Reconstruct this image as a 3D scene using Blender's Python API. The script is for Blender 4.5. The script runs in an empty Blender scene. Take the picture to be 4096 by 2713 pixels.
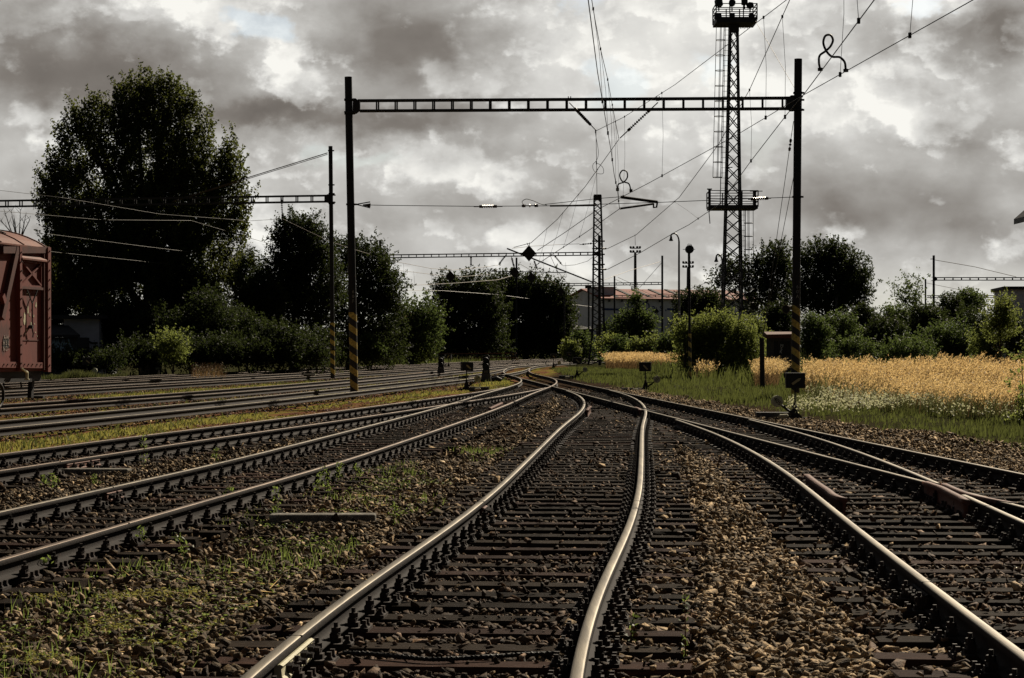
import bpy, bmesh, math, random
import numpy as np
from mathutils import Vector, Matrix
R = math.radians
random.seed(7); rng = np.random.default_rng(11)
scene = bpy.context.scene; col = scene.collection
F, HZ, HC, CX = 8000.0, 1382.0, 1.68, 2048.0      # focal length in photo pixels, horizon row, eye height, centre column
def P(px, py, d): return Vector(((px-CX)*d/F, d, HC+(HZ-py)*d/F))
def Gd(py, z=0.0): return F*(HC-z)/(py-HZ)
def G(px, py, z=0.0): return P(px, py, Gd(py, z))
# ------------------------------------------------------------------ materials
def ramp(nt, stops):
    r = nt.nodes.new('ShaderNodeValToRGB'); e = r.color_ramp.elements
    while len(e) < len(stops): e.new(0.5)
    for i, (p, c) in enumerate(stops):
        e[i].position = p; e[i].color = (*c, 1) if len(c) == 3 else c
    return r
def mat(name, c1, c2=None, scale=8, rough=.7, metal=0, bump=0, bscale=None, spec=.3, stretch=(1,1,1), coord='Object', detail=6, c3=None, c3t=.62, attr=None, attr_amt=.5, objrand=0, transl=None, tw=.5):
    m = bpy.data.materials.new(name); m.use_nodes = True; nt = m.node_tree; nt.nodes.clear()
    L = nt.links.new; N = nt.nodes.new
    out = N('ShaderNodeOutputMaterial'); b = N('ShaderNodeBsdfPrincipled')
    b.inputs['Roughness'].default_value = rough; b.inputs['Metallic'].default_value = metal
    b.inputs['Specular IOR Level'].default_value = spec
    tc = N('ShaderNodeTexCoord'); mp = N('ShaderNodeMapping'); mp.inputs['Scale'].default_value = stretch
    L(tc.outputs[coord], mp.inputs[0])
    nz = N('ShaderNodeTexNoise'); nz.inputs['Scale'].default_value = scale; nz.inputs['Detail'].default_value = detail; nz.inputs['Roughness'].default_value = .65
    L(mp.outputs[0], nz.inputs[0])
    c2 = c2 or tuple(x*.55 for x in c1)
    st = [(.33, c2), (.66, c1)] if c3 is None else [(.3, c2), (.55, c1), (c3t, c1), (c3t+.06, c3)]
    r = ramp(nt, st); L(nz.outputs[0], r.inputs[0]); colo = r.outputs[0]
    if attr or objrand:
        if attr:
            a = N('ShaderNodeAttribute'); a.attribute_name = attr; src = a.outputs['Fac']; amt = attr_amt
        else:
            a = N('ShaderNodeObjectInfo'); src = a.outputs['Random']; amt = objrand
        mr = N('ShaderNodeMapRange'); mr.inputs[3].default_value = max(.12, 1-amt); mr.inputs[4].default_value = 1+amt
        if name.endswith('stone'):
            pw = N('ShaderNodeMath'); pw.operation = 'POWER'; pw.inputs[1].default_value = 2.6; L(src, pw.inputs[0]); src = pw.outputs[0]; mr.inputs[3].default_value = .28; mr.inputs[4].default_value = 2.0
        L(src, mr.inputs[0])
        mx = N('ShaderNodeMix'); mx.data_type = 'RGBA'; mx.blend_type = 'MULTIPLY'; mx.inputs[0].default_value = 1
        L(colo, mx.inputs[6]); L(mr.outputs[0], mx.inputs[7]); colo = mx.outputs[2]
    L(colo, b.inputs['Base Color'])
    if bump:
        n2 = N('ShaderNodeTexNoise'); n2.inputs['Scale'].default_value = bscale or scale*4; n2.inputs['Detail'].default_value = 8
        L(mp.outputs[0], n2.inputs[0])
        bp = N('ShaderNodeBump'); bp.inputs['Strength'].default_value = bump; bp.inputs['Distance'].default_value = .02
        L(n2.outputs[0], bp.inputs['Height']); L(bp.outputs[0], b.inputs['Normal'])
    if transl:
        t = N('ShaderNodeBsdfTranslucent'); t.inputs[0].default_value = (*transl, 1)
        ms = N('ShaderNodeMixShader'); ms.inputs[0].default_value = tw
        L(b.outputs[0], ms.inputs[1]); L(t.outputs[0], ms.inputs[2]); L(ms.outputs[0], out.inputs[0])
    else: L(b.outputs[0], out.inputs[0])
    m['b'] = b.name
    return m
M = {}
M['rust'] = mat('rail_rust', (.017,.012,.010), (.010,.008,.007), 14, .85, 0, .3, spec=.15, c3=(.034,.019,.013), c3t=.6)
M['rust_red'] = mat('red_rust', (.17,.065,.038), (.07,.032,.022), 25, .75, 0, .3)
M['railtop'] = mat('polished_rail_top', (.21,.18,.135), (.10,.085,.066), 3, .6, .75, .06, 40, stretch=(6,.35,1))
M['railtop_dull'] = mat('worn_rail_top', (.19,.14,.10), (.09,.064,.047), 3, .58, .7, .08, 40, stretch=(6,.35,1))
M['iron'] = mat('dark_iron', (.022,.02,.02), (.012,.011,.011), 30, .65, .2, .2)
M['bolt'] = mat('fastening_iron', (.045,.03,.024), (.018,.014,.012), 40, .75, .1, .3, objrand=.4)
M['wood'] = mat('sleeper_wood', (.027,.019,.013), (.011,.009,.007), 5, .78, 0, .7, 24, stretch=(.5,9,9), objrand=.45, c3=(.05,.032,.022), c3t=.62, spec=.03)
M['wood_red'] = mat('reddish_sleeper_wood', (.06,.03,.02), (.024,.014,.011), 5, .78, 0, .7, 24, stretch=(.5,9,9), objrand=.4, spec=.04)
M['stone'] = mat('ballast_stone', (.27,.195,.115), (.055,.038,.024), 9, .85, 0, .8, 60, spec=.12, attr='rnd', attr_amt=.55, c3=(.56,.45,.30), c3t=.63)
M['stone_dark'] = mat('oily_ballast_stone', (.13,.085,.055), (.03,.021,.016), 9, .8, 0, .8, 60, spec=.12, attr='rnd', attr_amt=.6, c3=(.34,.24,.15), c3t=.65)
M['steel_post'] = mat('painted_post_steel', (.02,.021,.023), (.012,.012,.013), 6, .6, .1, .1)
M['lattice'] = mat('dark_lattice_steel', (.026,.027,.028), (.014,.014,.015), 5, .65, .1)
M['wire'] = mat('cable_metal', (.02,.018,.016), (.014,.013,.012), 5, .6, .2)
M['wire_brown'] = mat('brown_copper_wire', (.09,.062,.035), (.05,.035,.02), 5, .6, .2)
M['insul'] = mat('brown_porcelain', (.045,.028,.02), (.02,.014,.012), 8, .3)
M['yellow'] = mat('faded_yellow', (.62,.50,.16), (.42,.33,.10), 30, .7, 0, .2)
M['cream'] = mat('cream_paint', (.62,.58,.40), (.42,.38,.25), 18, .7, 0, .2)
M['black'] = mat('black_paint', (.014,.014,.015), (.009,.009,.010), 10, .55)
M['blackglass'] = mat('dark_lens', (.01,.01,.012), (.008,.008,.009), 10, .15)
M['white'] = mat('white_paint', (.75,.75,.72), (.55,.55,.52), 20, .7)
M['greywhite'] = mat('weathered_white_letters', (.30,.30,.29), (.18,.18,.17), 30, .8)
M['concrete'] = mat('weathered_concrete', (.15,.135,.11), (.06,.055,.047), 9, .9, 0, .5, c3=(.34,.32,.27), c3t=.6)
M['concrete_dk'] = mat('dark_concrete', (.085,.083,.078), (.045,.044,.042), 9, .9, 0, .4)
M['plank'] = mat('grey_cover_plank', (.055,.056,.06), (.03,.031,.033), 6, .6, 0, .2)
M['trunk'] = mat('tree_bark', (.05,.04,.03), (.022,.018,.014), 6, .9, 0, .8, 20, stretch=(3,3,.6))
M['deadwood'] = mat('bare_branches', (.10,.085,.065), (.05,.042,.034), 6, .9)
def leafmat(n, c1, c2, t, tw=.45): return mat(n, c1, c2, 1.2, .6, spec=.10, attr='rnd', attr_amt=.55, transl=t, tw=tw)
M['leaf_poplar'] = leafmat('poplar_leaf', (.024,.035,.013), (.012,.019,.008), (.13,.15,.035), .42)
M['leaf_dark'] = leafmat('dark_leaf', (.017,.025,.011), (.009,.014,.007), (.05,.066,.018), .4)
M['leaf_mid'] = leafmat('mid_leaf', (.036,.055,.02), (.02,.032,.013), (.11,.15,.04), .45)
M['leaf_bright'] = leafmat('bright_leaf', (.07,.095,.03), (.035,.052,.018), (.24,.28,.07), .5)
M['gold'] = mat('dry_golden_grass', (.62,.44,.20), (.36,.22,.095), 1.5, .6, attr='rnd', attr_amt=.4, transl=(.80,.57,.25), tw=.5)
M['straw'] = mat('straw_stem', (.20,.13,.07), (.09,.06,.032), 1.5, .7, attr='rnd', attr_amt=.5, transl=(.2,.13,.06), tw=.4)
M['grass'] = mat('green_grass', (.058,.07,.024), (.028,.036,.014), .5, .6, attr='rnd', attr_amt=.7, transl=(.13,.15,.04), tw=.4)
M['moss'] = mat('yellow_green_grass', (.17,.16,.045), (.10,.085,.03), .8, .6, attr='rnd', attr_amt=.5, transl=(.30,.28,.07), tw=.5)
M['flower'] = mat('pale_flower', (.62,.60,.40), (.45,.45,.28), 2, .6, attr='rnd', attr_amt=.3, transl=(.6,.6,.35), tw=.4)
M['weed'] = mat('weed_leaf', (.10,.14,.04), (.055,.08,.025), 2, .55, attr='rnd', attr_amt=.5, transl=(.26,.34,.08), tw=.45)
M['litter'] = mat('dry_litter', (.30,.22,.13), (.15,.095,.06), 2, .8, attr='rnd', attr_amt=.5)
# ------------------------------------------------------------------ mesh helpers
class MB:
    def __init__(s): s.v = []; s.f = []; s.mi = []; s.cur = 0
    def add(s, vs, fs):
        o = len(s.v); s.v += [Vector(v) for v in vs]; s.f += [tuple(i+o for i in f) for f in fs]; s.mi += [s.cur]*len(fs); return s
    def box(s, c, size, rot=None):
        x, y, z = (q/2 for q in size)
        vs = [Vector(p) for p in ((-x,-y,-z),(x,-y,-z),(x,y,-z),(-x,y,-z),(-x,-y,z),(x,-y,z),(x,y,z),(-x,y,z))]
        if rot is not None: vs = [rot @ v for v in vs]
        return s.add([v+Vector(c) for v in vs], [(3,2,1,0),(4,5,6,7),(0,1,5,4),(1,2,6,5),(2,3,7,6),(3,0,4,7)])
    def bar(s, a, b, w, h=None, up=(0,0,1)):
        a, b = Vector(a), Vector(b); h = h or w; t = (b-a); L = t.length
        if L < 1e-6: return s
        t /= L; up = Vector(up)
        if abs(t.dot(up)) > .98: up = Vector((0,1,0))
        sx = t.cross(up).normalized(); uz = sx.cross(t)
        return s.box((a+b)/2, (w, L, h), Matrix((sx, t, uz)).transposed())
    def tube(s, pts, r, n=8, cap=True):
        pts = [Vector(p) for p in pts]; k = len(pts); rs = r if isinstance(r, (list, tuple)) else [r]*k
        vs = []; prev = None
        for i, p in enumerate(pts):
            t = (pts[min(i+1, k-1)]-pts[max(i-1, 0)]).normalized()
            a = prev if prev is not None else (Vector((0,0,1)) if abs(t.z) < .9 else Vector((1,0,0)))
            u = (a - t*a.dot(t)).normalized(); w = t.cross(u); prev = u
            for j in range(n):
                q = 2*math.pi*j/n; vs.append(p + (u*math.cos(q)+w*math.sin(q))*rs[i])
        fs = [(i*n+j, i*n+(j+1) % n, (i+1)*n+(j+1) % n, (i+1)*n+j) for i in range(k-1) for j in range(n)]
        if cap: fs += [tuple(range(n-1, -1, -1)), tuple((k-1)*n+j for j in range(n))]
        return s.add(vs, fs)
    def cyl(s, a, b, r, n=12, r2=None): return s.tube([a, b], [r, r if r2 is None else r2], n)
    def prism(s, poly, o, u, v, w):            # polygon in the u,v plane, extruded along w
        o, u, v, w = Vector(o), Vector(u), Vector(v), Vector(w); n = len(poly)
        lo = [o+u*a+v*b for a, b in poly]; hi = [p+w for p in lo]
        return s.add(lo+hi, [tuple(range(n-1, -1, -1)), tuple(range(n, 2*n))]+[(i, (i+1) % n, n+(i+1) % n, n+i) for i in range(n)])
    def build(s, name, m, parent=None, smooth=False, local=False):
        me = bpy.data.meshes.new(name); off = Vector((0,0,0))
        if parent is not None and not local: off = parent['_o'] if '_o' in parent else parent.location; off = Vector(off)
        me.from_pydata([v-off for v in s.v], [], s.f)
        for q in (m if isinstance(m, (list, tuple)) else [m]): me.materials.append(q)
        if isinstance(m, (list, tuple)): me.polygons.foreach_set('material_index', s.mi)
        if smooth: me.polygons.foreach_set('use_smooth', [True]*len(me.polygons))
        me.update()
        o = bpy.data.objects.new(name, me); col.objects.link(o)
        if parent is not None: o.parent = parent
        return o
def npmesh(name, verts, faces, k, m, rnd=None, parent=None, mats=None):   # verts (N,3), faces (F,k)
    me = bpy.data.meshes.new(name); nv, nf = len(verts), len(faces)
    if parent is not None: verts = verts - np.array(parent.location)
    me.vertices.add(nv); me.vertices.foreach_set('co', np.ascontiguousarray(verts, np.float32).ravel())
    me.loops.add(nf*k); me.loops.foreach_set('vertex_index', np.ascontiguousarray(faces, np.int32).ravel())
    me.polygons.add(nf); me.polygons.foreach_set('loop_start', np.arange(0, nf*k, k, dtype=np.int32))
    if mats is not None: me.polygons.foreach_set('material_index', np.ascontiguousarray(mats, np.int32))
    for q in (m if isinstance(m, (list, tuple)) else [m]): me.materials.append(q)
    if rnd is not None:
        a = me.attributes.new('rnd', 'FLOAT', 'FACE'); a.data.foreach_set('value', np.ascontiguousarray(rnd, np.float32))
    me.update(calc_edges=True)
    o = bpy.data.objects.new(name, me); col.objects.link(o)
    if parent is not None: o.parent = parent
    return o
def tag(o, label=None, cat=None, group=None, kind=None):
    if label: o['label'] = label
    if cat: o['category'] = cat
    if group: o['group'] = group
    if kind: o['kind'] = kind
    return o
def empty(name, loc, label=None, cat=None, group=None):
    o = bpy.data.objects.new(name, None); o.location = loc; o.empty_display_size = .1; col.objects.link(o)
    return tag(o, label, cat, group)
def copy_tree(o, parent=None):
    c = o.copy(); col.objects.link(c)
    if parent is not None: c.parent = parent
    for ch in o.children: copy_tree(ch, c)
    return c
def totext(s, size, m, parent, loc, rot, name='lettering', spacing=1.0):
    cu = bpy.data.curves.new('t', 'FONT'); cu.body = s; cu.size = size; cu.extrude = .003; cu.align_x = 'CENTER'; cu.align_y = 'CENTER'; cu.space_line = spacing
    o = bpy.data.objects.new('t', cu); col.objects.link(o); dg = bpy.context.evaluated_depsgraph_get(); dg.update()
    me = bpy.data.meshes.new_from_object(o.evaluated_get(dg)); bpy.data.objects.remove(o); me.materials.clear(); me.materials.append(m); me.name = name
    t = bpy.data.objects.new(name, me); col.objects.link(t); t.parent = parent; t.location = Vector(loc)-parent.location if parent is not None else loc; t.rotation_euler = rot; return t
# ------------------------------------------------------------------ camera, sun, sky
cam = bpy.data.cameras.new('camera'); co = bpy.data.objects.new('camera', cam); col.objects.link(co); scene.camera = co
co.location = (0, 0, HC); co.rotation_euler = (R(90), 0, 0)
cam.sensor_width = 36; cam.lens = F/4096*36; cam.shift_y = (HZ-1356.5)/4096; cam.clip_start = .3; cam.clip_end = 30000
SAZ, SEL = 29, 34
sd = Vector((math.sin(R(SAZ))*math.cos(R(SEL)), math.cos(R(SAZ))*math.cos(R(SEL)), math.sin(R(SEL))))
su = bpy.data.lights.new('sun', 'SUN'); su.energy = 5.0; su.angle = R(.5); su.color = (1, .88, .70)
so = bpy.data.objects.new('sun', su); col.objects.link(so); so.rotation_euler = sd.to_track_quat('Z', 'Y').to_euler(); so.location = (30, 0, 40)
def build_world():
    w = bpy.data.worlds.new('World'); scene.world = w; w.use_nodes = True; nt = w.node_tree; nt.nodes.clear()
    L = nt.links.new; N = nt.nodes.new
    def val(x, sock):
        if hasattr(x, 'is_output'): L(x, sock)
        else: sock.default_value = x
    def mth(op, a, b=0.0, c=0.0):
        n = N('ShaderNodeMath'); n.operation = op; val(a, n.inputs[0]); val(b, n.inputs[1]); val(c, n.inputs[2]); return n.outputs[0]
    def mixc(f, a, b):
        n = N('ShaderNodeMix'); n.data_type = 'RGBA'; n.clamp_factor = True; val(f, n.inputs[0])
        for q, s in ((a, n.inputs[6]), (b, n.inputs[7])):
            if hasattr(q, 'is_output'): L(q, s)
            else: s.default_value = (*q, 1)
        return n.outputs[2]
    def smooth(x, lo, hi):
        n = N('ShaderNodeMapRange'); n.interpolation_type = 'SMOOTHSTEP'; val(x, n.inputs[0]); n.inputs[1].default_value = lo; n.inputs[2].default_value = hi; return n.outputs[0]
    tc = N('ShaderNodeTexCoord'); sp = N('ShaderNodeSeparateXYZ'); L(tc.outputs['Generated'], sp.inputs[0])
    az = mth('MULTIPLY', mth('ARCTAN2', sp.outputs[0], sp.outputs[1]), 57.2958)
    el = mth('MULTIPLY', mth('ARCSINE', sp.outputs[2]), 57.2958)
    cmb = N('ShaderNodeCombineXYZ'); L(az, cmb.inputs[0]); L(mth('MULTIPLY', el, 1.35), cmb.inputs[1])
    def noise(scale, detail, off=(0,0,0), rough=.55, vec=None, dist=0):
        mp = N('ShaderNodeMapping'); mp.inputs['Location'].default_value = off; L(vec or cmb.outputs[0], mp.inputs[0])
        n = N('ShaderNodeTexNoise'); n.inputs['Scale'].default_value = scale; n.inputs['Detail'].default_value = detail; n.inputs['Roughness'].default_value = rough
        n.inputs['Distortion'].default_value = dist
        L(mp.outputs[0], n.inputs[0]); return n
    wn = noise(.55, 5, (3.1, 7.7, 0), .6); ws = N('ShaderNodeSeparateColor'); L(wn.outputs['Color'], ws.inputs[0])
    waz = mth('ADD', az, mth('MULTIPLY', mth('SUBTRACT', ws.outputs[0], .5), 3.4))
    wel = mth('ADD', el, mth('MULTIPLY', mth('SUBTRACT', ws.outputs[1], .5), 2.0))
    def blob(px, py, rx, ry, s):
        a0 = math.degrees(math.atan((px-CX)/F)); e0 = math.degrees(math.atan((HZ-py)/F)); k = 139.6
        x = mth('MULTIPLY', mth('SUBTRACT', waz, a0), k/rx); y = mth('MULTIPLY', mth('SUBTRACT', wel, e0), k/ry)
        q = mth('ADD', mth('MULTIPLY', x, x), mth('MULTIPLY', y, y))
        return mth('MULTIPLY', mth('EXPONENT', mth('MULTIPLY', q, -1.0)), s)
    acc = BASE
    for b in SKY_BLOBS: acc = mth('ADD', blob(*b), acc)
    # soft layer
    n1 = noise(.30, 5, (0,0,0), .48, dist=.1); n2 = noise(.30, 5, (-.5, -.7, 0), .48, dist=.1)
    acc = mth('ADD', acc, mth('MULTIPLY', mth('SUBTRACT', n1.outputs[0], .5), .40))
    acc = mth('ADD', acc, mth('MULTIPLY', mth('SUBTRACT', n1.outputs[0], n2.outputs[0]), .30))
    # cumulus heads with crisp sunlit edges, lit from the upper right where the sun is
    pm = PUFF
    for b in SKY_PUFFS: pm = mth('ADD', blob(*b), pm)
    for (sc, off, ex, ey, lo, hi, up, rg, wt) in ((.25, (7.3,2.1,0), -.34, -.48, .51, .575, .13, 1.6, .9), (.70, (1.3,5.1,0), -.14, -.22, .54, .61, .10, 1.2, .6), (1.9, (4.4,8.1,0), -.06, -.085, .54, .66, .03, .5, .35)):
        dt = 8 if sc < .5 else (6 if sc < 1 else 4); q = noise(sc, dt, off, .54); q2 = noise(sc, max(3, dt-2), (off[0]+ex, off[1]+ey, 0), .54)
        edge = smooth(mth('ADD', q.outputs[0], pm), lo, hi)
        v = mth('ADD', mth('ADD', acc, up), mth('MULTIPLY', mth('SUBTRACT', q.outputs[0], q2.outputs[0]), rg))
        v = mth('SUBTRACT', v, mth('MULTIPLY', mth('MAXIMUM', mth('SUBTRACT', mth('ADD', q.outputs[0], pm), hi+.02), 0.0), 1.5))
        x = N('ShaderNodeMix'); x.data_type = 'FLOAT'; L(mth('MULTIPLY', edge, wt), x.inputs[0]); L(acc, x.inputs[2]); L(v, x.inputs[3]); acc = x.outputs[0]
    # calmer and paler towards the horizon
    low = smooth(el, 2.7, .5)
    lowv = mth('ADD', .75, mth('MULTIPLY', mth('SUBTRACT', acc, .62), .34))
    nmix = N('ShaderNodeMix'); nmix.data_type = 'FLOAT'; L(low, nmix.inputs[0]); L(acc, nmix.inputs[2]); L(lowv, nmix.inputs[3]); acc = nmix.outputs[0]
    cr = ramp(nt, SKY_RAMP); L(acc, cr.inputs[0]); cl = cr.outputs[0]
    lowcol = mixc(low, cl, (1,1,1)); 
    tint = N('ShaderNodeMix'); tint.data_type = 'RGBA'; tint.blend_type = 'MULTIPLY'; L(low, tint.inputs[0]); L(cl, tint.inputs[6]); tint.inputs[7].default_value = (1.0, .985, .90, 1); cl = tint.outputs[2]
    # unseen sky overhead and behind the camera, darkened to keep ambient light low
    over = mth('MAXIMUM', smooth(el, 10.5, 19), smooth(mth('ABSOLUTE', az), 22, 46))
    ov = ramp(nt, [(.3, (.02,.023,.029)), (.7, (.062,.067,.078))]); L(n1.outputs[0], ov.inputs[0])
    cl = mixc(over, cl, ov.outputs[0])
    # open sky (the Nishita model) shows in the gaps
    sky = N('ShaderNodeTexSky'); sky.sky_type = 'NISHITA'; sky.sun_disc = False; sky.sun_elevation = R(SEL); sky.sun_rotation = R(SAZ)
    gap = 0.0
    for b in SKY_GAPS: gap = mth('ADD', blob(*b), gap)
    gap = smooth(mth('ADD', gap, mth('MULTIPLY', mth('SUBTRACT', .5, n1.outputs[0]), 1.2)), .35, .75)
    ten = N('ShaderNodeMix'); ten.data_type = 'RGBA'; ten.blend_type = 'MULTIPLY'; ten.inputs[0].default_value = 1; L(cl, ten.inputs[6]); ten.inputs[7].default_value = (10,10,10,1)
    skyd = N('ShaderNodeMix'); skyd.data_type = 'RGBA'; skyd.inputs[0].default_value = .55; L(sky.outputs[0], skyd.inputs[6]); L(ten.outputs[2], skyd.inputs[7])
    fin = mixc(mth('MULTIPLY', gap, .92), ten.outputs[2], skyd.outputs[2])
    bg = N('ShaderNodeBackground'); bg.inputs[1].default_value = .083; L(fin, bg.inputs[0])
    o = N('ShaderNodeOutputWorld'); L(bg.outputs[0], o.inputs[0])
    w.cycles.sampling_method = 'MANUAL'; w.cycles.sample_map_resolution = 512
SKY_RAMP = [(.0, (.115,.10,.088)), (.28, (.21,.19,.17)), (.52, (.40,.385,.36)), (.74, (.66,.65,.62)), (.95, (.93,.915,.86))]
BASE = .59
SKY_BLOBS = [(120,270,430,190,-.36), (520,370,320,130,-.20), (60,120,200,90,-.12), (1620,170,400,190,-.34), (1500,490,500,70,-.36), (1030,460,230,70,-.26), (760,300,170,100,-.08),
    (3800,190,260,120,-.22), (4040,110,110,140,-.22), (3650,800,600,140,-.17), (3300,900,560,120,-.12), (2030,840,300,60,-.12), (3720,560,200,50,-.16), (60,700,200,150,-.05),
    (1130,250,110,130,.25), (1260,340,120,80,.18), (780,70,360,80,.20), (2300,200,280,200,.24), (2900,80,420,200,.26), (3380,420,420,130,.20), (1180,690,200,90,.10), (330,560,330,80,.05), (1950,690,260,70,.10), (2600,420,300,140,.14), (3760,30,200,60,.18), (3000,480,250,160,.14), (1800,1000,1200,130,.06)]
PUFF = .0
SKY_PUFFS = [(1140,250,110,140,.12), (1260,340,130,90,.08), (820,90,330,70,.06), (2330,170,260,170,.06), (3420,390,420,130,.06), (3000,80,420,120,.06), (1180,680,200,80,.06), (1950,690,260,70,.07), (3860,230,250,90,.04),
    (1620,170,420,170,-.10), (250,320,460,150,-.08), (1450,500,560,70,-.14), (3650,820,620,150,-.10), (2030,860,400,60,-.06)]
SKY_GAPS = [(1060,100,150,90,1.0), (2480,330,150,120,.95), (3690,50,110,70,1.0), (2830,300,120,80,.8), (1440,640,230,60,.7), (2330,30,120,60,.7), (3050,680,160,220,.5), (1180,860,150,120,.4)]
build_world()
scene.view_settings.view_transform = 'Standard'; scene.view_settings.look = 'None'; scene.view_settings.exposure = .3; scene.view_settings.gamma = 1
# ------------------------------------------------------------------ track centre lines (metres, traced once and smoothed)
CL = {
 'C': [(-.62,4),(-.57,7),(-.51,9.1),(.035,14.8),(.475,19.5),(.74,23.3),(1.115,28.9),(1.72,38),(2.36,46.5),(2.64,52),(2.76,56.5),(2.78,60.5),(2.70,64.6),(2.56,68),(2.32,72.5),(2.02,77.5)],
 'D': [(6.5,3),(5.27,23.5),(4.10,43),(2.50,69.9),(1.15,93),(.50,104.5)],
 'E': [(2.95,3),(3.08,6),(3.25,9.7),(3.40,12.4),(3.66,17.5),(3.92,21.5),(4.09,25),(4.22,29),(4.27,33),(4.24,37),(4.12,41)],
 'B': [(-5.0,9),(-4.38,14.2),(-3.72,20),(-3.22,24),(-2.33,33.5),(-1.52,43),(-.98,50),(-.10,63.5),(.56,72.5),(.96,79),(1.16,86),(1.12,92.5),(.82,99),(.48,105),(.28,113),(.26,122),(.42,131)],
 'A': [(-8.55,15),(-7.0,24.2),(-5.62,33),(-4.42,39.5),(-3.52,45),(-2.62,50.5),(-1.66,56.5),(-.74,62.5),(.06,68.5),(.62,73.5),(.96,79)],
 'F': [(-13.2,19),(-10.05,37.5),(-8.60,46.4),(-7.12,56.5),(-5.35,70),(-3.85,82),(-2.1,96),(-.85,109),(-.05,121),(.40,133),(1.15,148),(2.45,160),(5.7,181),(9.4,200),(14.5,222),(22,248)],
 'G': [(-19.3,14),(-15.8,33),(-12.55,51),(-10.75,60),(-8.95,71),(-7.2,84.5),(-5.0,104),(-3.2,122),(-1.2,141),(1.6,161),(5.2,180)],
 'H': [(-25,13),(-20.3,40),(-16.3,64),(-11.9,90),(-9.2,106),(-5.5,129),(-1.5,154),(3.2,180),(8.4,205),(14,228),(24,262)],
 'J': [(-30,8),(-24.5,40),(-19.0,72),(-14.0,101),(-9.6,127),(-5.2,152),(-.4,180),(5.2,209),(11,235),(22,272)],
 'K': [(-36,2),(-27.6,45),(-21.2,80),(-15.6,113),(-10.8,141),(-6.4,167),(-1.2,196),(4.6,226),(11,256),(20,286)],
}
def spline(pts, step=.25):
    p = np.array(pts, float); p = np.vstack([2*p[0]-p[1], p, 2*p[-1]-p[-2]])
    out = []
    for i in range(1, len(p)-2):
        a, b, c, d = p[i-1:i+3]; n = max(2, int(np.linalg.norm(c-b)/step))
        # centripetal-like: tangents limited by chord lengths
        l0, l1, l2 = np.linalg.norm(b-a), np.linalg.norm(c-b), np.linalg.norm(d-c)
        m1 = ((c-b)/l1*l0 + (b-a)/l0*l1)/(l0+l1)*l1; m2 = ((d-c)/l2*l1 + (c-b)/l1*l2)/(l1+l2)*l1
        t = np.linspace(0, 1, n, endpoint=False)[:, None]
        out.append((2*t**3-3*t**2+1)*b + (t**3-2*t**2+t)*m1 + (-2*t**3+3*t**2)*c + (t**3-t**2)*m2)
    out.append(p[-2][None]); return np.vstack(out)
def resample(q, step):
    s = np.concatenate([[0], np.cumsum(np.linalg.norm(np.diff(q, axis=0), axis=1))]); n = max(2, int(s[-1]/step)+1)
    t = np.linspace(0, s[-1], n); return np.stack([np.interp(t, s, q[:, 0]), np.interp(t, s, q[:, 1])], 1)
def smoothline(q, k=25):
    pad = np.vstack([q[0]+(q[0]-q[1])*np.arange(k, 0, -1)[:, None], q, q[-1]+(q[-1]-q[-2])*np.arange(1, k+1)[:, None]])
    ker = np.ones(2*k+1)/(2*k+1); return np.stack([np.convolve(pad[:, j], ker, 'valid') for j in (0, 1)], 1)
LINE = {k: smoothline(resample(spline(v), .2), 18 if k in 'CDEBA' else 30) for k, v in CL.items()}
def tang(q): t = np.gradient(q, axis=0); return t/np.linalg.norm(t, axis=1)[:, None]
def offset(q, d): t = tang(q); return q + np.stack([t[:, 1], -t[:, 0]], 1)*d      # +d is to the right of travel
GA = .7535
RAIL = {(k, s): offset(LINE[k], s*GA) for k in LINE for s in (-1, 1)}
def near(p, q): return np.sqrt(((q[None]-p[:, None])**2).sum(2)).min(1)
# ------------------------------------------------------------------ rails
HALF = [(.062,0),(.062,.010),(.022,.022),(.0075,.034),(.0075,.094),(.028,.104),(.0335,.110),(.0335,.137),(.029,.145),(.018,.149)]
PROF = [(x, z) for x, z in HALF]+[(-x, z) for x, z in reversed(HALF)]
NP = len(PROF); TOPF = {8, 9, 10}          # profile edges of the worn running surface
def rail_mesh(name, q, z0, parent, top='railtop', body='rust', step=None, prof=PROF):
    if step is None: step = .35 if q[:, 1].min() < 60 else 1.2
    q = resample(q, step); t = tang(q); n = np.stack([t[:, 1], -t[:, 0]], 1); N_ = len(q); k = len(prof)
    pr = np.array(prof)
    v = np.zeros((N_, k, 3)); v[:, :, :2] = q[:, None, :] + n[:, None, :]*pr[None, :, 0, None]; v[:, :, 2] = z0 + pr[None, :, 1]
    i = np.arange(N_-1)[:, None]; j = np.arange(k)[None]; j2 = (j+1) % k
    f = np.stack([i*k+j, i*k+j2, (i+1)*k+j2, (i+1)*k+j], 2).reshape(-1, 4)
    mi = np.array([1 if jj in TOPF and prof is PROF else 0 for jj in range(k)]*(N_-1))
    me_v = v.reshape(-1, 3)
    o = npmesh(name, me_v, f[:, ::-1], 4, [M[body], M[top]], parent=parent, mats=mi)
    # end caps
    bm = bmesh.new(); bm.from_mesh(o.data); bm.verts.ensure_lookup_table()
    for b0 in (0, (N_-1)*k):
        try: bm.faces.new([bm.verts[b0+jj] for jj in range(k)])
        except ValueError: pass
    bmesh.ops.recalc_face_normals(bm, faces=bm.faces); bm.to_mesh(o.data); bm.free()
    return o
TRK = {}
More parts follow.
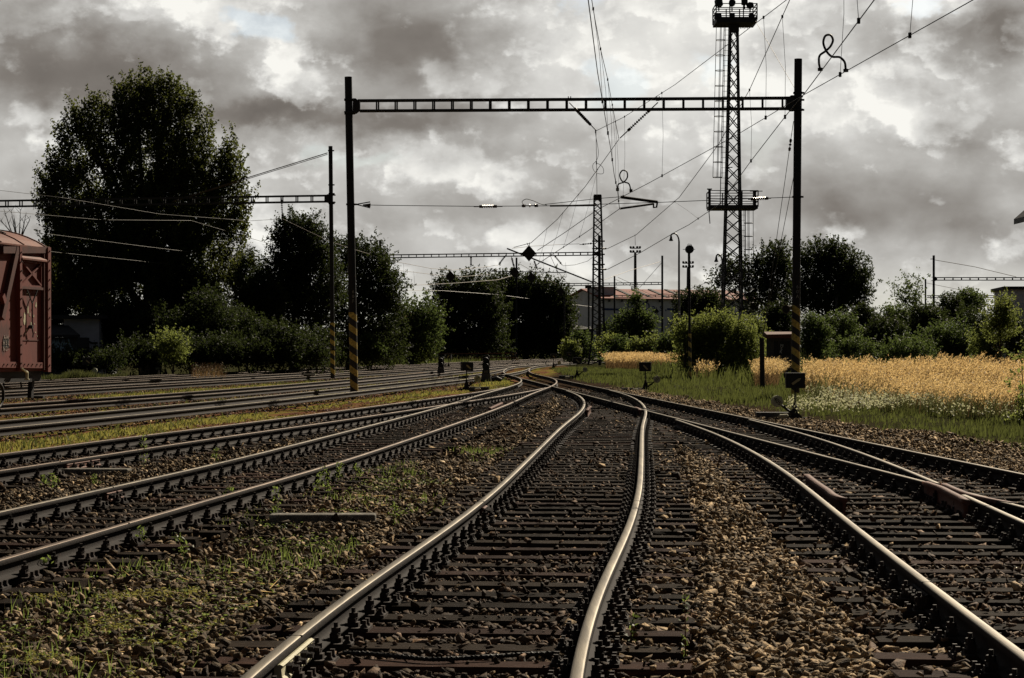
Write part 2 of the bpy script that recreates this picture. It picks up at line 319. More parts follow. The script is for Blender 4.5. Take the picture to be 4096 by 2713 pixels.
TL = {'C': 'railway track winding up the middle of the foreground between bolted wooden sleepers',
 'D': 'straight railway track entering from the right edge below the tall switch lantern numbered 405',
 'E': 'railway track leaving the bottom right corner with a rusty curved guard rail beside its rail',
 'B': 'railway track from the lower left corner that snakes into the middle of the yard',
 'A': 'railway track on the left just behind the concrete beam with the weeds',
 'F': 'grass-edged railway track on the left that swings right in the far middle',
 'G': 'siding track under the red freight wagon',
 'H': 'railway track just behind the striped post of the left gantry',
 'J': 'middle one of the three shiny tracks farthest left',
 'K': 'farthest railway track running along the foot of the trees'}
for k in LINE:
    i = len(LINE[k])//2
    TRK[k] = empty('railway_track', (float(LINE[k][0, 0]), float(LINE[k][0, 1]), 0), TL[k], 'railway track', 'railway tracks of the yard')
ZO = {'D': .0, 'C': -.0025, 'E': -.005, 'B': -.0015, 'A': -.004, 'F': -.0035, 'G': -.006, 'H': 0, 'J': 0, 'K': 0}
PAR = {'C': ('D', 60), 'E': ('D', 34), 'A': ('B', 66), 'D': ('B', 92), 'B': ('F', 116), 'G': ('F', 160)}
GAPS = {('D', -1): [(20.75, 21.55)], ('E', 1): [(20.35, 21.75)]}
KEEP = {}
for (k, s), q in RAIL.items():
    if k in PAR:
        pk, dm = PAR[k]; dd = near(q, RAIL[(pk, s)]); hit = np.where((q[:, 1] > dm) & (dd < .072))[0]
        if len(hit): q = q[:hit[0]+1]
    KEEP[(k, s)] = q
    segs = [q]
    for a, b in GAPS.get((k, s), []): segs = [z for z in (q[q[:, 1] < a], q[q[:, 1] > b]) if len(z) > 3]
    for sg in segs:
        rail_mesh('rail', sg, .018+ZO[k], TRK[k], 'railtop' if k in 'CDEF' or (k == 'B' and s == -1) else 'railtop_dull')
GPROF = [(-.03,0),(.03,0),(.012,.03),(.012,.12),(.033,.135),(.033,.175),(-.033,.175),(-.033,.135),(-.012,.12),(-.012,.03)]
def px_line(pts, z=.17): return resample(spline([tuple(G(x, y, z))[:2] for x, y in pts], .1), .15)
def extra(name, k, pts, z=.17, red=True, z0=.0):
    o = rail_mesh(name, px_line(pts, z), z0, TRK[k], 'rust_red', 'rust_red' if red else 'rust', .2, GPROF); return o
extra('check_rail', 'E', [(3226,1897),(3262,1925),(3310,1957),(3352,1985),(3378,1993)], .175)
extra('wing_rail', 'D', [(3700,1926),(3762,1947),(3800,1966),(3840,1986),(3868,2002)], z0=-.003)
extra('wing_rail', 'E', [(3775,1934),(3830,1958),(3880,1976),(3960,1994),(4058,2012)], z0=-.004)
extra('check_rail', 'C', [(2361,1624),(2352,1634),(2349,1641)], .175)
extra('check_rail', 'B', [(2007,1610),(1985,1620),(1958,1632)], .175)
extra('check_rail', 'A', [(1532,1640),(1580,1633),(1642,1624)], .185, red=False)
extra('wing_rail', 'D', [(2540,1628),(2556,1634),(2561,1640)], z0=-.004)
extra('wing_rail', 'C', [(2574,1631),(2592,1638),(2625,1646)], red=False, z0=-.005)
# ------------------------------------------------------------------ sleepers and fastenings
def sleeper_mesh(i, L):
    r = random.Random(i); mb = MB(); n = 9
    pr = [(-.125,-.16),(.125,-.16),(.13,-.02),(.115,0),(-.115,0),(-.13,-.02)]
    vs = []
    for a in range(n):
        x = -L/2+L*a/(n-1)
        for (y, z) in pr: vs.append((x+(r.uniform(-.012,.012) if a in (0, n-1) else 0), y*r.uniform(.95,1.05), z+(r.uniform(-.006,.0) if z > -.05 else 0)))
    k = len(pr); fs = [(a*k+j, (a+1)*k+j, (a+1)*k+(j+1) % k, a*k+(j+1) % k) for a in range(n-1) for j in range(k)]
    fs += [tuple(range(k)), tuple((n-1)*k+j for j in range(k-1, -1, -1))]
    mb.add(vs, fs); o = mb.build('sleeper', M['wood_red'] if i % 6 == 5 else M['wood']); me = o.data
    bm = bmesh.new(); bm.from_mesh(me); bmesh.ops.recalc_face_normals(bm, faces=bm.faces); bm.to_mesh(me); bm.free()
    bpy.data.objects.remove(o); return me
def fastening_mesh(hi):
    mb = MB(); mb.box((0,0,.004), (.36,.17,.02))
    for sx in (-1, 1):
        mb.box((sx*.073,0,.038), (.05,.075,.05)); mb.box((sx*.098,0,.026), (.03,.06,.03))
        mb.cyl((sx*.078,0,.06), (sx*.078,0,.125), .0125, 8); mb.cyl((sx*.078,0,.066), (sx*.078,0,.096), .027, 6)
        if hi:
            mb.cyl((sx*.078,0,.062), (sx*.078,0,.068), .032, 10)
            for sy in (-.05, .05):
                mb.cyl((sx*.152,sy,.012), (sx*.152,sy,.03), .028, 10, .018); mb.box((sx*.152,sy,.04), (.024,.024,.034))
    o = mb.build('rail_fastening', M['bolt']); me = o.data; bpy.data.objects.remove(o); return me
SM = {}
def smesh(L, i):
    k = (round(L, 1), i % 6)
    if k not in SM: SM[k] = sleeper_mesh(i % 6 + int(L*10)*7, L)
    return SM[k]
FH, FL = fastening_mesh(True), fastening_mesh(False)
SLEEP = []      # x, y, dirx, diry (along sleeper), length
def lay(k, d0, d1, sp, L=2.6, both=None):
    q = resample(LINE[k], .02); t = tang(q); idx = [i for i in range(0, len(q), max(1, int(sp/.02))) if d0 < q[i, 1] < d1]
    nn = 0
    for i in idx:
        c = q[i].copy(); ax = np.array([t[i, 1], -t[i, 0]]); ln = L
        seats = [c-ax*GA, c+ax*GA]
        if both:      # long turnout timbers carrying two tracks
            o = LINE[both]; j = np.argmin(np.abs(o[:, 1]-c[1])); c2 = o[j]; sep = float((c2-c) @ ax)
            if abs(sep) < 3.4:
                ln = 2.7+abs(sep); c = c+ax*sep/2; seats += [c2-ax*GA, c2+ax*GA]
                seats = [s for m, s in enumerate(seats) if not any(abs((s-z) @ ax) < .16 for z in seats[:m])]
        ln = round(ln*5)/5
        an = math.atan2(ax[1], ax[0])+random.uniform(-.012, .012); jx = random.uniform(-.06, .06)
        cc = c + ax*jx
        o = bpy.data.objects.new('sleeper', smesh(ln, random.randrange(60))); col.objects.link(o); o.parent = TRK[k]
        o.location = Vector((cc[0], cc[1], random.uniform(-.008, .0)))-TRK[k].location; o.rotation_euler = (0, 0, an)
        SLEEP.append((cc[0], cc[1], math.cos(an), math.sin(an), ln)); nn += 1
        for s in seats:
            fo = bpy.data.objects.new('rail_fastening', FH if s[1] < 32 else FL); col.objects.link(fo); fo.parent = o
            w = s-cc; fo.location = (w[0]*math.cos(an)+w[1]*math.sin(an), -w[0]*math.sin(an)+w[1]*math.cos(an), .002)
    return nn
lay('C', 8.2, 62, .61); lay('E', 9, 20.6, .60, both=None); lay('D', 16.6, 21, .61)
lay('D', 21, 40, .60, both='E'); lay('D', 40, 46, .61); lay('D', 46, 72, .62, both='C')
lay('B', 13, 44, .62); lay('B', 44, 66, .64, both='A'); lay('A', 22, 44, .62); lay('B', 66, 78, .64)
# fishplates and joints
def at_rail(k, s, d):
    q = RAIL[(k, s)]; i = int(np.argmin(np.abs(q[:, 1]-d))); t = tang(q)[i]; return Vector((q[i, 0], q[i, 1], 0)), Vector((t[0], t[1], 0))
def fishplate(k, s, d, side, m, L=.6):
    p, t = at_rail(k, s, d); n = Vector((t.y, -t.x, 0))*side; mb = MB()
    prof = [(.010,.034),(.066,.026),(.070,.040),(.050,.055),(.046,.095),(.056,.108),(.040,.116),(.010,.108)]
    mb.prism(prof, p-t*L/2, n, Vector((0,0,1)), t*L)
    o = mb.build('fishplate', m, TRK[k])
    for i in range(4):
        mb = MB(); c = p+t*(L*(i-1.5)/4.4); mb.cyl(c+n*.03+Vector((0,0,.078)), c+n*.11+Vector((0,0,.078)), .017, 6); mb.cyl(c+n*.04+Vector((0,0,.078)), c+n*.08+Vector((0,0,.078)), .028, 6)
        bo = mb.build('joint_bolt', M['bolt'], TRK[k]); bo.parent = o
def joint(k, s, d):
    p, t = at_rail(k, s, d); n = Vector((t.y, -t.x, 0)); mb = MB()
    mb.bar(p-n*.036+Vector((0,0,.1645+ZO[k])), p+n*.036+Vector((0,0,.1645+ZO[k])), .006, .009); mb.build('rail_joint', M['black'], TRK[k])
fishplate('C', -1, 10.22, 1, M['cream'], .9); joint('C', -1, 10.42)
fishplate('C', -1, 19.45, 1, M['rust_red'], .3); joint('C', -1, 19.5); joint('C', 1, 19.5); fishplate('E', -1, 12.9, -1, M['rust']); joint('E', -1, 12.9)
fishplate('B', -1, 21.4, 1, M['rust_red'], .5); joint('B', -1, 21.4); fishplate('A', 1, 27.0, 1, M['rust_red'], 1.2); joint('A', 1, 26.2)
joint('E', -1, 23.0); joint('E', 1, 18.9); joint('E', 1, 24.6); joint('B', 1, 17.1)
# ------------------------------------------------------------------ ground
def trackdist(xy, keys='CDEBAFGHJK'):
    best = np.full(len(xy), 99.)
    for k in keys:
        q = resample(LINE[k], .8)
        for a in range(0, len(xy), 20000):
            best[a:a+20000] = np.minimum(best[a:a+20000], near(xy[a:a+20000], q))
    return best
def vnoise(x, y, seed, sc):      # cheap smooth value noise
    x = np.asarray(x)/sc+seed*17.3; y = np.asarray(y)/sc+seed*9.1
    xi = np.floor(x).astype(int); yi = np.floor(y).astype(int); fx = x-xi; fy = y-yi
    fx = fx*fx*(3-2*fx); fy = fy*fy*(3-2*fy)
    def h(a, b): v = np.sin(a*127.1+b*311.7+seed*74.7)*43758.5453; return v-np.floor(v)
    return (h(xi, yi)*(1-fx)+h(xi+1, yi)*fx)*(1-fy)+(h(xi, yi+1)*(1-fx)+h(xi+1, yi+1)*fx)*fy
def gz(x, y):
    x = np.asarray(x, float); y = np.asarray(y, float)
    return -.085 + .03*(vnoise(x, y, 3, 1.3)-.5) + .05*(vnoise(x, y, 5, 4.)-.5)
def build_ground():
    ys = np.concatenate([np.linspace(-60, 5, 14), np.arange(5.4, 40, .35), np.arange(40, 130, 1.0), np.geomspace(130, 6000, 60)])
    xs = np.concatenate([-np.geomspace(6000, 32, 40), np.arange(-31, -14, 1.), np.arange(-14, 14, .4), np.arange(14, 31, 1.), np.geomspace(32, 6000, 40)])
    X, Y = np.meshgrid(xs, ys); v = np.stack([X.ravel(), Y.ravel(), gz(X.ravel(), Y.ravel())], 1); nx = len(xs)
    far = (np.abs(v[:, 0]) > 60) | (v[:, 1] > 200); v[far, 2] = -.085
    i = (np.arange(len(ys)-1)[:, None]*nx+np.arange(nx-1)[None]).ravel(); f = np.stack([i, i+1, i+nx+1, i+nx], 1)
    m = bpy.data.materials.new('yard_ground'); m.use_nodes = True; nt = m.node_tree; L = nt.links.new; N = nt.nodes.new; b = nt.nodes['Principled BSDF']; b.inputs['Roughness'].default_value = 1; b.inputs['Specular IOR Level'].default_value = 0
    tc = N('ShaderNodeTexCoord')
    def nz(s, d=6):
        n = N('ShaderNodeTexNoise'); n.inputs['Scale'].default_value = s; n.inputs['Detail'].default_value = d; n.inputs['Roughness'].default_value = .62; L(tc.outputs['Object'], n.inputs[0]); return n
    g1 = ramp(nt, [(.3, (.012,.009,.008)), (.52, (.032,.025,.02)), (.75, (.09,.07,.05))]); n1 = nz(28, 4); L(n1.outputs[0], g1.inputs[0])
    g2 = ramp(nt, [(.35, (.026,.018,.013)), (.6, (.075,.047,.030)), (.78, (.19,.13,.07))]); n2 = nz(14, 8); L(n2.outputs[0], g2.inputs[0])
    mk = nz(.45, 5); r1 = ramp(nt, [(.46, (0,0,0)), (.56, (1,1,1))]); L(mk.outputs[0], r1.inputs[0])
    mx = N('ShaderNodeMix'); mx.data_type = 'RGBA'; L(r1.outputs[0], mx.inputs[0]); L(g1.outputs[0], mx.inputs[6]); L(g2.outputs[0], mx.inputs[7])
    a = N('ShaderNodeAttribute'); a.attribute_name = 'green'
    g3 = ramp(nt, [(.3, (.022,.024,.012)), (.65, (.055,.055,.024))]); n3 = nz(9, 6); L(n3.outputs[0], g3.inputs[0])
    mm = N('ShaderNodeMath'); mm.operation = 'MULTIPLY_ADD'; L(n2.outputs[0], mm.inputs[0]); mm.inputs[1].default_value = .9; mm.inputs[2].default_value = -.45
    ad = N('ShaderNodeMath'); ad.operation = 'ADD'; ad.use_clamp = True; L(a.outputs['Fac'], ad.inputs[0]); L(mm.outputs[0], ad.inputs[1])
    m2 = N('ShaderNodeMix'); m2.data_type = 'RGBA'; L(ad.outputs[0], m2.inputs[0]); L(mx.outputs[2], m2.inputs[6]); L(g3.outputs[0], m2.inputs[7]); L(m2.outputs[2], b.inputs['Base Color'])
    lf = N('ShaderNodeAttribute'); lf.attribute_name = 'left'
    n5 = nz(1.1, 7); mp5 = N('ShaderNodeMapping'); mp5.vector_type = 'TEXTURE'; mp5.inputs['Rotation'].default_value = (0, 0, R(-10)); mp5.inputs['Scale'].default_value = (.8, 9, 1); L(tc.outputs['Object'], mp5.inputs[0]); L(mp5.outputs[0], n5.inputs[0]); r5 = ramp(nt, [(.34, (.10,.088,.085)), (.43, (.16,.075,.048)), (.50, (.24,.13,.06)), (.54, (.16,.15,.036)), (.62, (.30,.28,.055))]); L(n5.outputs[0], r5.inputs[0])
    n6 = nz(30, 6); r6 = ramp(nt, [(.35, (.45,.45,.45)), (.65, (1.2,1.2,1.2))]); L(n6.outputs[0], r6.inputs[0])
    x5 = N('ShaderNodeMix'); x5.data_type = 'RGBA'; x5.blend_type = 'MULTIPLY'; x5.inputs[0].default_value = 1; L(r5.outputs[0], x5.inputs[6]); L(r6.outputs[0], x5.inputs[7])
    m3 = N('ShaderNodeMix'); m3.data_type = 'RGBA'; L(lf.outputs['Fac'], m3.inputs[0]); L(m2.outputs[2], m3.inputs[6]); L(x5.outputs[2], m3.inputs[7]); L(m3.outputs[2], b.inputs['Base Color'])
    bn = nz(45, 8); bp = N('ShaderNodeBump'); bp.inputs['Strength'].default_value = .9; bp.inputs['Distance'].default_value = .03; L(bn.outputs[0], bp.inputs['Height']); L(bp.outputs[0], b.inputs['Normal'])
    o = npmesh('ground', v, f, 4, m); tag(o, kind='structure')
    x, y = v[:, 0], v[:, 1]
    green = np.clip((x-(np.interp(y, LINE['D'][:,1], LINE['D'][:,0])+3.0))/2.0, 0, 1)*(x > 2)
    green = np.maximum(green, np.clip((np.interp(y, LINE['K'][:,1], LINE['K'][:,0])-1.6-x)/1.0, 0, 1)*(y > 60)*(y < 240))
    green = np.maximum(green, np.clip((y-230)/30, 0, 1)); green[np.abs(x) > 40] = 1
    at = o.data.attributes.new('green', 'FLOAT', 'POINT'); at.data.foreach_set('value', green.astype(np.float32))
    left = np.clip((np.interp(y, LINE['A'][:,1], LINE['A'][:,0])-1.0-x)/.8, 0, 1)*(y < 80); left = np.maximum(left, np.clip((np.interp(y, LINE['F'][:,1], LINE['F'][:,0])+3-x)/.8, 0, 1)*(y >= 70)*(y < 200)); left *= np.clip((trackdist(np.stack([x,y],1),'FGHJK')-.15)/.3,.35,1)*(green < .5)
    at = o.data.attributes.new('left', 'FLOAT', 'POINT'); at.data.foreach_set('value', left.astype(np.float32))
    o.data.polygons.foreach_set('use_smooth', [True]*len(f))
build_ground()
# ------------------------------------------------------------------ ballast
def stone_protos(n, pts, flat=False):
    out = []
    for i in range(n):
        r = random.Random(i*7+pts); bm = bmesh.new(); ax_ = r.uniform(.9,1.45); az_ = r.uniform(.42,.7)
        for _ in range(pts):
            v = Vector((r.gauss(0,1), r.gauss(0,1), r.gauss(0,1))).normalized()*r.uniform(.75,1.1); m = max(abs(v.x), abs(v.y), abs(v.z)); v = v.lerp(v/m*.85, .3)
            bm.verts.new((v.x*ax_, v.y*.78, v.z*az_))
        h = bmesh.ops.convex_hull(bm, input=bm.verts); bmesh.ops.delete(bm, geom=[g for g in h['geom_interior'] if isinstance(g, bmesh.types.BMVert)], context='VERTS')
        bmesh.ops.triangulate(bm, faces=bm.faces); bmesh.ops.recalc_face_normals(bm, faces=bm.faces); bm.verts.index_update()
        out.append((np.array([v.co[:] for v in bm.verts]), np.array([[v.index for v in f.verts] for f in bm.faces]))); bm.free()
    return out
def rotmats(n, g, tilt=.5):
    a = g.uniform(0, 2*np.pi, n); b = g.normal(0, tilt, n); c = g.normal(0, tilt, n)
    ca, sa, cb, sb, cc, sc = np.cos(a), np.sin(a), np.cos(b), np.sin(b), np.cos(c), np.sin(c)
    Z = np.zeros((n,3,3)); X = np.zeros((n,3,3)); Y = np.zeros((n,3,3))
    Z[:,0,0]=ca; Z[:,0,1]=-sa; Z[:,1,0]=sa; Z[:,1,1]=ca; Z[:,2,2]=1
    X[:,0,0]=1; X[:,1,1]=cb; X[:,1,2]=-sb; X[:,2,1]=sb; X[:,2,2]=cb
    Y[:,1,1]=1; Y[:,0,0]=cc; Y[:,0,2]=sc; Y[:,2,0]=-sc; Y[:,2,2]=cc
    return Z @ X @ Y
def scatter(name, protos, pos, size, m, rnd, tilt=.5):
    V, Fc, Rn = [], [], []; off = 0; pick = rng.integers(0, len(protos), len(pos)); RM = rotmats(len(pos), rng, tilt)
    for i, (pv, pf) in enumerate(protos):
        ids = np.where(pick == i)[0]
        if not len(ids): continue
        v = np.einsum('nij,kj->nki', RM[ids], pv)*size[ids][:, None, None] + pos[ids][:, None, :]
        f = pf[None]+ (np.arange(len(ids))*len(pv))[:, None, None] + off
        V.append(v.reshape(-1, 3)); Fc.append(f.reshape(-1, 3)); Rn.append(np.repeat(rnd[ids], len(pf))); off += len(ids)*len(pv)
    return npmesh(name, np.vstack(V), np.vstack(Fc), 3, m, np.concatenate(Rn))
RX0, RY0, RS = -14., 6., .03
ras = np.zeros((int(84/RS), int(28/RS)), np.uint8)      # 1 sleeper, 2 rail
def paint():
    a = np.arange(-1.0, 1.0001, .02)
    for (x, y, c, s, L) in SLEEP:
        uu, vv = np.meshgrid(np.arange(-L/2-.02, L/2+.02, .02), np.arange(-.145, .146, .02))
        px = x+uu*c-vv*s; py = y+uu*s+vv*c; i = ((py-RY0)/RS).astype(int); j = ((px-RX0)/RS).astype(int); ok = (i >= 0) & (i < ras.shape[0]) & (j >= 0) & (j < ras.shape[1]); ras[i[ok], j[ok]] = 1
    for (k, s), q in RAIL.items():
        if k not in 'CDEBA': continue
        q = resample(q, .03); t = tang(q)
        for w in np.arange(-.1, .101, .025):
            p = q+np.stack([t[:, 1], -t[:, 0]], 1)*w; i = ((p[:, 1]-RY0)/RS).astype(int); j = ((p[:, 0]-RX0)/RS).astype(int); ok = (i >= 0) & (i < ras.shape[0]) & (j >= 0) & (j < ras.shape[1]); ras[i[ok], j[ok]] = 2
paint()
def lookup(x, y):
    i = ((y-RY0)/RS).astype(int); j = ((x-RX0)/RS).astype(int); ok = (i >= 0) & (i < ras.shape[0]) & (j >= 0) & (j < ras.shape[1]); r = np.zeros(len(x), np.uint8); r[ok] = ras[i[ok], j[ok]]; return r
def xs_of(k, y): q = LINE[k]; return np.interp(y, q[:, 1], q[:, 0])
def ballast(d0, d1, dens, s0, s1, protos):
    n = int(dens*(d1-d0)*((d0+d1)/2*.62+1.5)); y = np.sqrt(rng.uniform(d0**2, d1**2, n)); x = rng.uniform(-.31, .31, n)*y + rng.uniform(-.75, .75, n)
    xy = np.stack([x, y], 1); td = trackdist(xy, 'CDEB'); ta = trackdist(xy, 'A'); t_all = np.minimum(td, ta)
    right = np.where(y < 40, xs_of('D', y)+4.0, xs_of('D', y)+2.8) + .9*(vnoise(x, y, 8, 2.)-.5)
    left = np.where(y < 80, xs_of('A', y)-1.15, -99) + .5*(vnoise(x, y, 9, 2.)-.5)
    inside = (x < right) & (x > left)
    xc, xb = xs_of('C', y), xs_of('B', y)
    mid = (x > xb+1.2) & (x < xc-1.5)                          # soil and weeds between the two tracks
    soil = mid & (vnoise(x, y, 12, 2.2)+.25*vnoise(x, y, 13, .6) + .35*np.clip((-.25-x)/2.,-1,1) > .52)
    soil |= (x < -.07*y-.4) & mid & (y < 15) & (vnoise(x, y, 14, .8) > .3)
    soil2 = (x > xs_of('A', y)+1.3) & (x < xb-1.3) & (vnoise(x, y, 15, 1.6) > .35)
    keep = inside & ~(soil & (rng.random(n) < .74)) & ~(soil2 & (rng.random(n) < .65))
    la = lookup(x, y); keep &= (la == 0) | ((la == 1) & (rng.random(n) < .055))
    inner = t_all < .80
    size = rng.uniform(s0, s1, n)*np.where(rng.random(n) < .07, 1.6, 1)*np.where(inner, .9, 1)
    z = np.where(la == 1, size*.45-.004, gz(x, y) + size*.25 + rng.uniform(0, .055, n))
    shoulder = (~inner) & (t_all > 1.4) & ~mid; z = np.where(shoulder & (la == 0), z+.03, z)
    dark = (inner | ((t_all < 1.35) & (rng.random(n) < .55))) & (rng.random(n) < .88)
    pos = np.stack([x, y, z], 1); e_ = np.where(x > xc+.9, .55, np.where(x < xc-1.2, 1.35, 1.0)); return pos[keep], size[keep], dark[keep], (rng.random(n)**e_)[keep]
P1, P2, P3 = stone_protos(64, 9), stone_protos(40, 8), stone_protos(24, 6)
parts = [ballast(7.6, 16, 820, .015, .046, P1), ballast(16, 30, 430, .02, .05, P2), ballast(30, 78, 150, .028, .06, P3)]
def side_ballast(n):      # thin dark gravel of the grassy left tracks
    y = rng.uniform(30, 125, n); k_ = rng.integers(0, 5, n); x = np.zeros(n)
    for i, kk in enumerate('FGHJK'): m_ = k_ == i; x[m_] = np.interp(y[m_], LINE[kk][:,1], LINE[kk][:,0])
    x = x+rng.normal(0, .75, n); size = rng.uniform(.03, .065, n); return np.stack([x, y, gz(x, y)+size*.3], 1), size, rng.random(n) < .7, rng.random(n)
parts.append(side_ballast(30000))
for key, nm, mt in ((False, 'ballast_gravel', 'stone'), (True, 'oily_ballast_gravel', 'stone_dark')):
    for (pos, size, dark, rn), pr in zip(parts, (P1, P2, P3, P3)):
        s = dark == key
        o = scatter(nm, pr, pos[s], size[s], M[mt], rn[s]); tag(o, kind='stuff')
# ------------------------------------------------------------------ stripes and painted posts
def stripe_mat(name, pitch, ang, c1, c2):
    m = bpy.data.materials.new(name); m.use_nodes = True; nt = m.node_tree; L = nt.links.new; N = nt.nodes.new; b = nt.nodes['Principled BSDF']; b.inputs['Roughness'].default_value = .65
    tc = N('ShaderNodeTexCoord'); s = N('ShaderNodeSeparateXYZ'); L(tc.outputs['Object'], s.inputs[0])
    def mth(op, a, b_):
        n = N('ShaderNodeMath'); n.operation = op
        for q, k in ((a, 0), (b_, 1)):
            if hasattr(q, 'is_output'): L(q, n.inputs[k])
            else: n.inputs[k].default_value = q
        return n.outputs[0]
    v = mth('FRACT', mth('DIVIDE', mth('ADD', s.outputs[2], mth('MULTIPLY', s.outputs[0], ang)), pitch), 0)
    st = mth('GREATER_THAN', v, .5)
    nz = N('ShaderNodeTexNoise'); nz.inputs['Scale'].default_value = 14; nz.inputs['Detail'].default_value = 7; L(tc.outputs['Object'], nz.inputs[0])
    ra = ramp(nt, [(.35, tuple(x*.5 for x in c1)), (.6, c1)]); L(nz.outputs[0], ra.inputs[0])
    rb = ramp(nt, [(.4, c2), (.75, tuple(x*2.2 for x in c2))]); L(nz.outputs[0], rb.inputs[0])
    mx = N('ShaderNodeMix'); mx.data_type = 'RGBA'; L(st, mx.inputs[0]); L(rb.outputs[0], mx.inputs[6]); L(ra.outputs[0], mx.inputs[7]); L(mx.outputs[2], b.inputs['Base Color']); return m
M['stripe'] = stripe_mat('yellow_black_stripes', .47, .72, (.60,.44,.10), (.014,.013,.013))
FRONT = (R(90), 0, 0)
def post(parent, base, top, w, stripe_to=None, collars=()):
    mb = MB(); b, t = Vector(base), Vector(top); mb.tube([b, t], [w/2, w*.47], 16); 
    o = mb.build('post', M['steel_post'], parent, smooth=False)
    if stripe_to is not None:
        f = (stripe_to-b.z)/(t.z-b.z); mb = MB(); lo = b.lerp(t, .012)
        mb.tube([lo, b.lerp(t, f)], [w/2+.006, w*.5+.004], 20, cap=False); mb.build('warning_stripes', M['stripe'], parent)
    if collars:
        for z in collars:
            f = (z-b.z)/(t.z-b.z); c = b.lerp(t, f); mb = MB(); mb.cyl(c-Vector((0,0,.03)), c+Vector((0,0,.03)), w/2+.022, 16); mb.box(c+Vector((w/2+.03,0,0)), (.09,.05,.06)); mb.build('collar', M['steel_post'], parent)
    return o
def ladder_beam(parent, a, b, h, step, depth=.28, ch=.075, name='beam'):
    a, b = Vector(a), Vector(b); t = (b-a); L = t.length; t /= L; n = Vector((t.y, -t.x, 0)).normalized(); mb = MB()
    for s in (-1, 1):
        for z in (-h/2, h/2): mb.bar(a+n*s*depth/2+Vector((0,0,z)), b+n*s*depth/2+Vector((0,0,z)), ch*.8, ch)
        k = int(L/step)
        for i in range(1, k+1):
            p = a+t*(i*step)
            if p.z: mb.bar(p+n*s*depth/2+Vector((0,0,-h/2)), p+n*s*depth/2+Vector((0,0,h/2)), ch*.75)
    for i in range(1, int(L/step)+1):
        for z in (-h/2, h/2): mb.bar(a+t*(i*step)-n*depth/2+Vector((0,0,z)), a+t*(i*step)+n*depth/2+Vector((0,0,z)), ch*.6)
    return mb.build(name, M['lattice'], parent)
def bracket(parent, p, sgn, h, w=.3):
    mb = MB(); poly = [(0,-h*1.05),(0,h*1.05),(.10,h*1.05),(.24,h*.6),(.24,-h*.6),(.10,-h*1.05)]
    for y in (-.14, .14): mb.prism(poly, Vector(p)+Vector((0,y-.015,0)), (sgn,0,0), (0,0,1), (0,.03,0))
    for z in (-h*.9, h*.9): mb.box(Vector(p)+Vector((-sgn*.12,0,z)), (.34,.36,.05))
    return mb.build('bracket', M['steel_post'], parent)
def insulator(parent, a, b, r=.045, n=7, lead=.3, name='insulator'):
    a, b = Vector(a), Vector(b); t = b-a; L = t.length; mb = MB(); mb.tube([a, b], r*.3, 6)
    for i in range(n):
        c = a+t*(lead+(1-2*lead)*i/(n-1)); d = t/L*.012*max(1, r/.045); mb.tube([c-d, c+d], [r, r*.6], 8)
    for f in (lead*.8, 1-lead*.8): c = a+t*f; mb.tube([c-t/L*.06, c+t/L*.06], r*.8, 8)
    return mb.build(name, M['insul'], parent)
def wiremesh(name, pts, r, parent=None, m='wire', sub=1):
    mb = MB(); mb.tube(pts, r, 5); return mb.build(name, M[m], parent)
# ---- near gantry over the central tracks
DL, DR = 68.6, 66.0
g1 = empty('portal_gantry', P(1417, 1582, DL), 'big black portal gantry spanning the middle, left leg lettered 60F', 'gantry', 'gantries carrying the overhead wires')
post(g1, P(1417,1585,DL), P(1393,308,DL), .27, P(0,1250,DL).z, (P(0,400,DL).z, P(0,455,DL).z, P(0,818,DL).z))
post(g1, P(3181,1600,DR), P(3193,236,DR), .275, P(0,1222,DR).z, (P(0,372,DR).z, P(0,400,DR).z, P(0,440,DR).z, P(0,788,DR).z))
ladder_beam(g1, P(1436,424,DL), P(3164,414,DR), .35, .655, ch=.07)
bracket(g1, P(1412,425,DL), 1, .24); bracket(g1, P(3174,414,DR), -1, .24)
totext('6\n0\nF', .16, M['greywhite'], g1, P(1414,1187,DL)+Vector((0,-.15,0)), FRONT); totext('6\n0\nA', .16, M['greywhite'], g1, P(3187,1168,DR)+Vector((0,-.15,0)), FRONT)
for x, y, d in ((2278,405,67.4),(2632,405,66.8),(2962,405,66.3)):
    mb = MB(); p = P(x, y, d); mb.box(p+Vector((0,0,.05)), (.12,.34,.05)); mb.box(p+Vector((-.04,0,.11)), (.03,.06,.1)); mb.box(p+Vector((.04,0,.11)), (.03,.06,.1)); mb.build('hanger_clamp', M['lattice'], g1)
# loudspeaker on the right post
sp = empty('loudspeaker', P(3158,1236,DR), 'grey horn loudspeaker fixed to the right leg of the big gantry', 'loudspeaker')
mb = MB(); c = P(3160,1232,DR); ax = Vector((-.62,-.74,-.18)).normalized(); mb.tube([c-ax*.02, c+ax*.12, c+ax*.26], [.06,.10,.155], 16); mb.tube([c-ax*.16, c-ax*.02], .075, 12); mb.build('horn', M['concrete'], sp)
mb = MB(); e = c+ax*.262; mb.tube([e, e+ax*.004], .13, 16); mb.build('horn_mouth', M['black'], sp)
mb = MB(); mb.bar(c+Vector((.02,.02,0)), P(3176,1236,DR), .03, .05); mb.build('bracket', M['steel_post'], sp)
